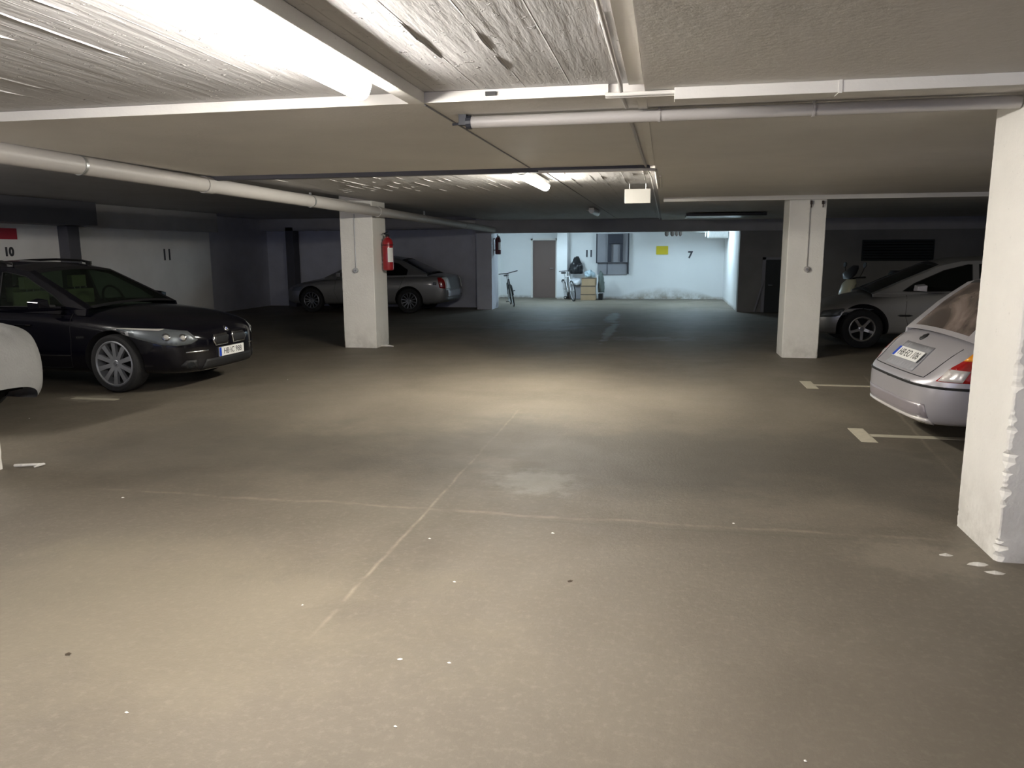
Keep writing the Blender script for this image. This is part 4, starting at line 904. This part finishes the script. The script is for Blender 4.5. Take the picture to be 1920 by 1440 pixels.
# --- silver grey saloon on the right, nose to the aisle ---
SAL = dict(paint=M['paint_grey'], x=[-2.20, -2.1, -1.9, -1.5, -1.0, -.5, 0, .5, .9, 1.2, 1.5, 1.75, 1.95, 2.08, 2.16, 2.20],
  w=[(-2.20, .60), (-2.1, .78), (-1.8, .86), (1.3, .865), (1.7, .84), (1.95, .76), (2.08, .65), (2.16, .52), (2.20, .40)],
  zb=[(-2.2, .34), (-2.0, .24), (1.8, .20), (2.1, .23), (2.2, .30)],
  zt=[(-2.2, .80), (-2.0, .93), (-.5, .92), (.6, .875), (1.2, .80), (1.7, .70), (2.0, .61), (2.2, .50)],
  zc=[(-2.2, .84), (-2.0, .97), (0, .93), (.8, .95), (1.3, .88), (1.8, .76), (2.1, .63), (2.2, .53)],
  axles=(1.36, -1.26), wr=.318, arch=.395, track=.845, tw=.20, rim=.20, tum=.42, crown=.06, cabx=(-1.9, .9),
  cab=[(1.22, .875), (.75, 1.09), (.20, 1.33), (-.1, 1.395), (-.7, 1.42), (-1.2, 1.37), (-1.6, 1.20), (-2.0, .97)],
  cabbase=[(-2.0, .86), (0, .85), (1.22, .83)],
  side_windows=[([(.78, .925), (.60, 1.05), (.15, 1.255), (-.2, 1.345), (-.26, 1.345), (-.24, .935)], 'glass_dark'), ([(-.34, .94), (-.36, 1.35), (-.8, 1.365), (-1.15, 1.31), (-1.35, 1.15), (-1.38, .97)], 'glass_dark')],
  top=[('windshield', 0, 2, 'glass_dark'), ('roof', 2, 5, 'paint'), ('rear_window', 5, 7, 'glass_dark')], seats=[(0, (-.35, .35))], wheel_at=(.45, .35, .98))
sa = Car('saloon_car', (4.52, 14.10, 0), math.radians(180), 'silver grey car with five-spoke wheels, nose hidden behind the second right column', SAL)
sa.wheels((5, 'star'), M['alloy'])
for sd in (-1, 1):
    hl = sa.decal('headlamp', [(.30, .50), (.56, .52), (.80, .62), (.62, .645), (.36, .60)], DIAG(sd, 42), M['reflector'])
    sa.decal('lens_cover', [(.30, .495), (.56, .515), (.81, .62), (.62, .65), (.36, .605)], DIAG(sd, 42), M['lens'], .012, .003, parent=hl)
    sa.decal('side_marker', [(.86, .545), (.82, .56), (.68, .56), (.62, .545), (.68, .53), (.82, .53)], SIDE(sd), M['black'], .004, .006)
    for ln in ([(.72, .87), (.74, .55), (.64, .26), (-.22, .26), (-.28, .92)], [(-.28, .92), (-.24, .26), (-.85, .28), (-1.0, .6), (-1.1, .93)]): sa.line('door_seam', ln, SIDE(sd), .003, M['well'])
    for x0 in (.0, -.85):
        mb = MB(); y = sd*(sa.W(x0)+.003); mb.tube([(x0+.1, y-.02*sd, .78), (x0+.08, y+.026*sd, .785), (x0-.08, y+.026*sd, .785), (x0-.1, y-.02*sd, .78)], .012, M['paint_grey'], 8); mb.build('door_handle', sa.root, True)
    mb = MB(); mb.tube([(.62, sd*.78, .955), (.60, sd*.90, .965)], .022, M['black'], 8)
    vs = [(.50, .86, .93), (.50, 1.03, .935), (.50, 1.04, 1.03), (.50, .87, 1.05), (.66, .88, .94), (.63, .99, .945), (.63, 1.0, 1.015), (.65, .89, 1.035)]
    mb.add([(a, sd*b, c) for a, b, c in vs], [(0, 1, 2, 3), (4, 7, 6, 5), (0, 4, 5, 1), (1, 5, 6, 2), (2, 6, 7, 3), (3, 7, 4, 0)], M['paint_silver']); mb.build('wing_mirror', sa.root, bevel=.02)
    sa.decal('tail_lamp', [(.3, .68), (.6, .7), (.64, .86), (.35, .85)], DIAG(sd, 35, -1), M['red_lens'])
sa.decal('lower_intake', [(-.4, .28), (.4, .28), (.36, .38), (-.36, .38)], FRONT, M['black'])
sa.decal('grille', [(-.3, .46), (.3, .46), (.26, .52), (-.26, .52)], FRONT, M['black'])
mb = MB(); mb.tube([(1.12, -.4, .965), (.95, -.05, 1.055), (.92, .02, 1.07)], .009, M['black'], 6); mb.build('wiper', sa.root, True)

# --- dusty silver saloon far left, tail to the aisle ---
VOL = dict(paint=M['paint_sand'], x=[-2.30, -2.26, -2.15, -1.95, -1.6, -1.2, -.6, 0, .5, .9, 1.3, 1.7, 1.95, 2.12, 2.24, 2.30],
  w=[(-2.30, .66), (-2.26, .78), (-2.15, .84), (-1.8, .89), (1.3, .90), (1.8, .87), (2.1, .76), (2.24, .62), (2.30, .48)],
  zb=[(-2.30, .34), (-2.2, .28), (-1.9, .22), (1.9, .20), (2.2, .24), (2.3, .32)],
  zt=[(-2.30, .60), (-2.26, .90), (-2.1, .97), (-1.2, .95), (.5, .92), (1.1, .86), (1.7, .77), (2.1, .68), (2.30, .56)],
  zc=[(-2.30, .62), (-2.26, .94), (-2.1, 1.02), (-1.4, 1.02), (.7, .96), (1.2, .92), (1.8, .82), (2.1, .73), (2.30, .60)],
  axles=(1.45, -1.27), wr=.325, arch=.375, track=.88, tw=.205, rim=.215, tum=.45, crown=.06, cabx=(-1.6, .9),
  cab=[(1.08, .92), (.6, 1.14), (.15, 1.36), (-.15, 1.415), (-.6, 1.42), (-1.0, 1.36), (-1.4, 1.17), (-1.75, 1.0)],
  cabbase=[(-1.75, .90), (0, .88), (1.08, .86)],
  side_windows=[([(.66, .96), (.5, 1.08), (.12, 1.27), (-.15, 1.355), (-.25, 1.36), (-.22, .97)], 'glass_dark'), ([(-.32, .97), (-.35, 1.36), (-.6, 1.355), (-.95, 1.28), (-1.22, 1.12), (-1.2, .99)], 'glass_dark')],
  top=[('windshield', 0, 2, 'glass_dark'), ('roof', 2, 5, 'paint'), ('rear_window', 5, 7, 'glass_dark')], seats=[(0, (-.36, .36))])
vo = Car('saloon_car', (-7.78, 20.0, 0), math.radians(180), 'dusty silver saloon in the dark far left bay, half hidden by the extinguisher column', VOL)
vo.wheels((12, 'plain'), M['alloy_dull'])
for sd in (-1, 1):
    D = DIAG(sd, 40, -1)
    tl = vo.decal('tail_lamp', [(-2.26, .64), (-2.10, .66), (-2.04, .92), (-2.24, .94)], SIDE(sd), M['red_lens'], .004, .010, label='tall red and clear tail lamp', res=.04)
    vo.decal('clear_segment', [(sd*.54, .64), (sd*.78, .64), (sd*.78, .93), (sd*.58, .93)], REAR, M['plate'], .008, .012, parent=tl, res=.04)
    vo.decal('side_reflector', [(-2.02, .74), (-1.93, .74), (-1.93, .80), (-2.02, .80)], SIDE(sd), M['chrome'], .004, .004)
    for ln in ([(.72, .92), (.78, .55), (.66, .26), (-.20, .26), (-.27, .95)], [(-.27, .95), (-.22, .26), (-.84, .28), (-1.0, .6), (-1.15, .95)]): vo.line('door_seam', ln, SIDE(sd), .003, M['well'])
    hl = vo.decal('headlamp', [(.34, .56), (.6, .58), (.8, .66), (.62, .70), (.38, .66)], DIAG(sd, 42), M['lens'])
    mb = MB(); mb.tube([(.60, sd*.80, .98), (.58, sd*.92, .99)], .022, M['black'], 8); mb.box((.52, sd*.98-.09, .95), (.63, sd*.98+.09, 1.06), M['paint_sand']); mb.build('wing_mirror', vo.root, bevel=.02)
vo.decal('bumper_face', [(-.70, .42), (.70, .42), (.72, .60), (-.72, .60)], REAR, M['paint_silver'], .006, .02)
vo.line('chrome_strip', [(-.66, .50), (.66, .50)], REAR, .012, M['chrome'])

# --- car under a light grey cover, left edge ---
cc = empty('covered_car', (-8.24, 6.00, 0), 0, 'car under a light grey fabric cover at the left edge of the picture', 'covered car')
mb = MB(); xs = [-2.0, -1.9, -1.5, -1.0, -.4, .2, .7, 1.2, 1.6, 1.85, 2.0, 2.11, 2.16]
tabw = [(-2.0, .70), (-1.8, .84), (1.4, .86), (1.8, .80), (2.0, .70), (2.11, .60), (2.16, .45)]; tabt = [(-2.0, .8), (-1.8, .95), (-1.5, 1.3), (-.3, 1.42), (.2, 1.35), (.85, 1.0), (1.5, .93), (1.85, .90), (2.0, .84), (2.11, .73), (2.16, .62)]
rings = []; NN = 28
for x in xs:
    w_ = lerp_table(tabw, x); zt = lerp_table(tabt, x); zb = lerp_table([(1.9, .13), (2.0, .15), (2.11, .22), (2.16, .34)], x); ring = []
    pr = [(w_*.86, zb), (w_*.94, zb+.04), (w_*1.0, zb+.22*(1 if x < 1.9 else .5)), (w_*1.03, zb+.42*(zt-zb)+.08), (w_*.97, zt-.16*(zt-.6)-.06), (w_*.86, zt-.015), (w_*.45, zt+.01), (0, zt+.015)]
    ring = pr+[(-a, b) for a, b in pr[-2::-1]]
    rings.append([(x, a, b) for a, b in ring])
n = len(rings[0]); vs = [p for r in rings for p in r]; fs = [(i*n+k, i*n+k+1, (i+1)*n+k+1, (i+1)*n+k) for i in range(len(rings)-1) for k in range(n-1)]
for ri in (0, len(rings)-1): fs.append(tuple(ri*n+k for k in range(n)))
mb.add(vs, fs, M['cover']); cvo = mb.build('fabric_cover', cc, True)
md = cvo.modifiers.new('s', 'SUBSURF'); md.levels = 3; apply_mods(cvo)
for v in cvo.data.vertices:
    p = v.co; f = noise.noise(Vector((p.x*2.2, p.y*5, p.z*2.0)))*.022+noise.noise(Vector((p.x*6, p.y*6, p.z*3+4)))*.010; v.co = p*1.0+v.normal*f
for p in cvo.data.polygons: p.use_smooth = True
for ax in (1.25, -1.2):
    for sd in (-1, 1):
        mb = MB(); mb.lathe([(.19, -.08), (.28, -.09), (.30, -.05), (.30, .05), (.28, .09), (.19, .08)], M['rubber'], 32, Matrix.Translation((ax, sd*.70, .30)) @ Matrix.Rotation(math.radians(90), 4, 'X'), True); mb.build('wheel', cc, True)
mb = MB(); mb.box((-1.8, -.7, .22), (1.75, .7, .34), M['well']); mb.build('underbody', cc)

# ------------------------------------------------------------------ scooter behind the silver grey saloon
sc = empty('motor_scooter', (4.10, 16.9, 0), math.radians(200), 'dark motor scooter with mirrors, half hidden behind the silver grey car', 'scooter')
def wheel_simple(par, x, r, name='wheel', th=.05, y=0):
    mb = MB(); mb.lathe([(r-.09, -th), (r-.02, -th), (r, -th*.4), (r, th*.4), (r-.02, th), (r-.09, th)], M['rubber'], 32, Matrix.Translation((x, y, r)) @ Matrix.Rotation(math.radians(90), 4, 'X'), True); wo = mb.build(name, par, True)
    mb = MB(); mb.lathe([(0, -.03), (r-.09, -.03), (r-.09, .03), (0, .03)], M['alloy_dull'], 24, Matrix.Translation((x, y, r)) @ Matrix.Rotation(math.radians(90), 4, 'X')); mb.build('rim', wo)
wheel_simple(sc, .62, .25); wheel_simple(sc, -.62, .25)
def loft(secs, mat, n=16):
    mb = MB(); vs = []
    for c, ax, ay in secs:
        c, ax, ay = Vector(c), Vector(ax), Vector(ay)
        vs += [c+ax*math.copysign(abs(math.cos(t))**.7, math.cos(t))+ay*math.copysign(abs(math.sin(t))**.7, math.sin(t)) for t in (2*math.pi*k/n for k in range(n))]
    N = len(secs); fs = [(i*n+k, i*n+(k+1) % n, (i+1)*n+(k+1) % n, (i+1)*n+k) for i in range(N-1) for k in range(n)]+[tuple(range(n))[::-1], tuple((N-1)*n+k for k in range(n))]
    mb.add(vs, fs, mat); return mb
loft([((.62, 0, .50), (.10, 0, 0), (0, .07, 0)), ((.52, 0, .70), (.09, 0, 0), (0, .19, 0)), ((.45, 0, .90), (.08, 0, 0), (0, .20, 0)), ((.40, 0, 1.0), (.06, 0, 0), (0, .10, 0))], M['cream']).build('front_shield', sc, True)
loft([((.20, 0, .22), (.30, 0, 0), (0, .16, 0)), ((.20, 0, .28), (.32, 0, 0), (0, .17, 0))], M['bike_black']).build('footboard', sc, True)
loft([((-.25, 0, .30), (0, .14, 0), (0, 0, .10)), ((-.35, 0, .52), (0, .19, 0), (0, 0, .20)), ((-.7, 0, .60), (0, .17, 0), (0, 0, .17)), ((-.92, 0, .68), (0, .07, 0), (0, 0, .06))], M['bike_black']).build('rear_bodywork', sc, True)
loft([((-.12, 0, .76), (0, .12, 0), (0, 0, .05)), ((-.4, 0, .80), (0, .16, 0), (0, 0, .06)), ((-.8, 0, .83), (0, .13, 0), (0, 0, .06))], M['black']).build('seat', sc, True)
loft([((.50, 0, 1.0), (.03, 0, 0), (0, .13, 0)), ((.46, 0, 1.10), (.05, 0, 0), (0, .21, 0)), ((.38, 0, 1.20), (.04, 0, 0), (0, .16, 0)), ((.33, 0, 1.27), (.02, 0, 0), (0, .09, 0))], M['bike_black']).build('windshield', sc, True)
mb = MB(); mb.tube([(.34, -.36, 1.04), (.38, -.14, 1.03), (.40, 0, 1.0), (.38, .14, 1.03), (.34, .36, 1.04)], .018, M['black'], 8); mb.tube([(.62, 0, .25), (.42, 0, 1.02)], .03, M['bike_black'], 10); mb.build('handlebar', sc, True)
for sd in (-1, 1):
    mb = MB(); mb.tube([(.37, sd*.22, 1.04), (.36, sd*.30, 1.16), (.35, sd*.33, 1.24)], .009, M['black'], 6); mr = mb.build('mirror_stem', sc, True)
    mb = MB(); mb.lathe([(0, -.012), (.05, -.010), (.058, 0), (.05, .012), (0, .016)], M['black'], 20, Matrix.Translation((.35, sd*.34, 1.28)) @ Matrix.Rotation(math.radians(80), 4, 'Y')); mb.build('mirror', sc, True)
loft([((-.62, 0, .90), (.17, 0, 0), (0, .18, 0)), ((-.62, 0, 1.02), (.19, 0, 0), (0, .20, 0)), ((-.62, 0, 1.16), (.13, 0, 0), (0, .14, 0))], M['bike_black']).build('top_box', sc, True)

# ------------------------------------------------------------------ bicycles
def bicycle(loc, rz, label, fm, lean=0, bars='flat'):
    r = empty('bicycle', loc, rz, label, 'bicycle'); r.rotation_euler = (math.radians(lean), 0, rz)
    R = .335; fx, rx = .52, -.50
    for x in (fx, rx):
        mb = MB(); c = Vector((x, 0, R)); mb.tube([c+Vector((math.cos(t)*(R-.018), 0, math.sin(t)*(R-.018))) for t in [2*math.pi*k/40 for k in range(40)]], .018, M['rubber'], 8, closed=True); wo = mb.build('wheel', r, True)
        mb = MB(); mb.tube([c+Vector((math.cos(t)*(R-.042), 0, math.sin(t)*(R-.042))) for t in [2*math.pi*k/40 for k in range(40)]], .010, M['steel'], 6, closed=True)
        mb.build('rim', wo, True)
        mb = MB()
        for k in range(18):
            t = 2*math.pi*k/18; mb.tube([c+Vector((0, .02*(-1)**k, 0)), c+Vector((math.cos(t)*(R-.045), 0, math.sin(t)*(R-.045)))], .0016, M['steel'], 4)
        mb.tube([c+Vector((0, -.03, 0)), c+Vector((0, .03, 0))], .018, M['steel'], 10); mb.build('spokes', wo)
    bb = (-.06, 0, .28); st = (-.20, 0, .74); hd = (.34, 0, .80); hb = (.38, 0, .68)
    mb = MB()
    for a, b, q in ((bb, st, .016), (st, hd, .016), (bb, hb, .019), (hd, hb, .020)): mb.tube([a, b], q, fm, 10)
    for sd in (-1, 1):
        mb.tube([bb, (rx, sd*.045, R)], .010, fm, 8); mb.tube([st, (rx, sd*.045, R)], .009, fm, 8)
    mb.build('frame', r, True)
    mb = MB(); mb.tube([hb, (.42, 0, .64)], .018, fm, 8)
    for sd in (-1, 1): mb.tube([(.41, 0, .66), (.43, sd*.05, .60), (fx, sd*.05, R)], .011, fm, 8)
    mb.build('fork', r, True)
    mb = MB(); mb.tube([hd, (.31, 0, .95), (.38, 0, .97)], .013, M['steel'], 8); mb.tube([(.30, -.30, .99), (.38, -.16, .985), (.40, 0, .97), (.38, .16, .985), (.30, .30, .99)], .012, M['black'], 8); mb.build('handlebar', r, True)
    mb = MB(); mb.tube([st, (-.235, 0, .86)], .013, M['steel'], 8); sp_ = mb.build('seat_post', r, True)
    loft([((-.36, 0, .89), (0, .08, 0), (0, 0, .025)), ((-.28, 0, .89), (0, .075, 0), (0, 0, .028)), ((-.18, 0, .885), (0, .03, 0), (0, 0, .02)), ((-.09, 0, .88), (0, .018, 0), (0, 0, .012))], M['black']).build('saddle', r, True)
    mb = MB(); mb.lathe([(0, -.006), (.09, -.006), (.09, .006), (0, .006)], M['steel'], 28, Matrix.Translation((-.06, -.05, .28)) @ Matrix.Rotation(math.radians(90), 4, 'X')); mb.tube([(-.06, -.07, .28), (.05, -.08, .15)], .01, M['steel'], 8); mb.tube([(-.06, .07, .28), (-.17, .08, .41)], .01, M['steel'], 8); mb.box((.01, -.17, .14), (.09, -.08, .16), M['black']); mb.box((-.21, .08, .40), (-.13, .17, .42), M['black']); mb.tube([(-.06, -.07, .28), (-.06, .07, .28)], .014, M['steel'], 8); mb.build('crankset', r)
    return r
bicycle((-4.40, 22.35, 0), math.radians(-74), 'dark bicycle leaning by the left pier of the lit end bay', M['bike_black'], 10)
bicycle((-3.02, 24.95, 0), math.radians(-68), 'white bicycle in the junk corner beside the pier and boxes', M['bike_white'], 8)

# ------------------------------------------------------------------ junk corner
def carton(x, y, z, sx, sy, sz, label, rz=0):
    r = empty('cardboard_box', (x, y, z), rz, label, 'box', 'cardboard boxes in the junk corner')
    mb = MB(); mb.box((-sx, -sy, 0), (sx, sy, sz), M['cardboard']); mb.build('carton', r, bevel=.006)
    mb = MB(); mb.box((-sx-.001, -.025, sz-.0005), (sx+.001, .025, sz+.0015), M['tape']); mb.box((-sx-.001, -sy-.0015, sz-.022), (sx+.001, -sy+.002, sz-.002), M['tape']); mb.build('tape', r)
    return r
carton(-2.43, 25.25, 0, .24, .20, .19, 'bottom cardboard box of the stack against the white end wall')
carton(-2.44, 25.25, .193, .235, .20, .27, 'middle cardboard box of the stack against the white end wall', .04)
carton(-2.42, 25.25, .466, .22, .19, .25, 'top cardboard box of the stack, under the pale plastic bags', -.05)
def blob(name, c, r, mat, label, cat, seed=0, amp=.25, sq=1.0, parent=None, neck=False):
    bm = bmesh.new(); bmesh.ops.create_icosphere(bm, subdivisions=4, radius=1)
    for v in bm.verts:
        d = v.co.normalized(); f = 1+amp*noise.noise(d*1.8+Vector((seed, 0, 0)))+amp*.35*noise.noise(d*5+Vector((0, seed, 0)))
        p = Vector((d.x*r[0], d.y*r[1], d.z*r[2]))*f
        if d.z < -.55: p.z = max(p.z, -.62*r[2])
        if neck and d.z > .8: p.z += r[2]*.55*(d.z-.8)*5*(.8+.4*math.sin(math.atan2(d.y, d.x)*5)); p.x *= 1.0
        v.co = p
    me = bpy.data.meshes.new(name); bm.to_mesh(me); bm.free(); me.materials.append(mat)
    for p in me.polygons: p.use_smooth = True
    o = bpy.data.objects.new(name, me); COL.objects.link(o); o.location = c
    return tag(o, label, cat)
blob('plastic_bag', (-2.40, 25.25, .815), (.18, .16, .14), M['bag_blue'], 'pale bluish plastic bag on top of the cardboard boxes', 'bag', 1)
blob('bin_bag', (-2.90, 25.62, 1.0), (.24, .19, .27), M['bag_black'], 'bulging black bin bag with knotted corner above the white bicycle', 'bag', 3, neck=True)
blob('plastic_bag', (-2.89, 25.66, .56), (.19, .16, .16), M['bag_white'], 'white plastic bag squeezed under the black bin bag', 'bag', 5)
mb = MB(); mb.box((-3.08, 25.60, 0), (-2.70, 25.92, .46), M['panel_grey']); tag(mb.build('storage_crate', bevel=.01), 'low grey crate carrying the bags behind the white bicycle', 'crate')
blob('cloth_bundle', (-2.04, 25.40, .50), (.10, .14, .42), M['cloth_grey'], 'grey green cloth bundle slumped at the right of the boxes', 'cloth', 9, .35)
mb = MB(); mb.box((-2.12, 25.28, 0), (-1.98, 25.62, .20), M['black']); tag(mb.build('storage_crate', bevel=.01), 'small black box on the floor under the cloth bundle', 'crate')
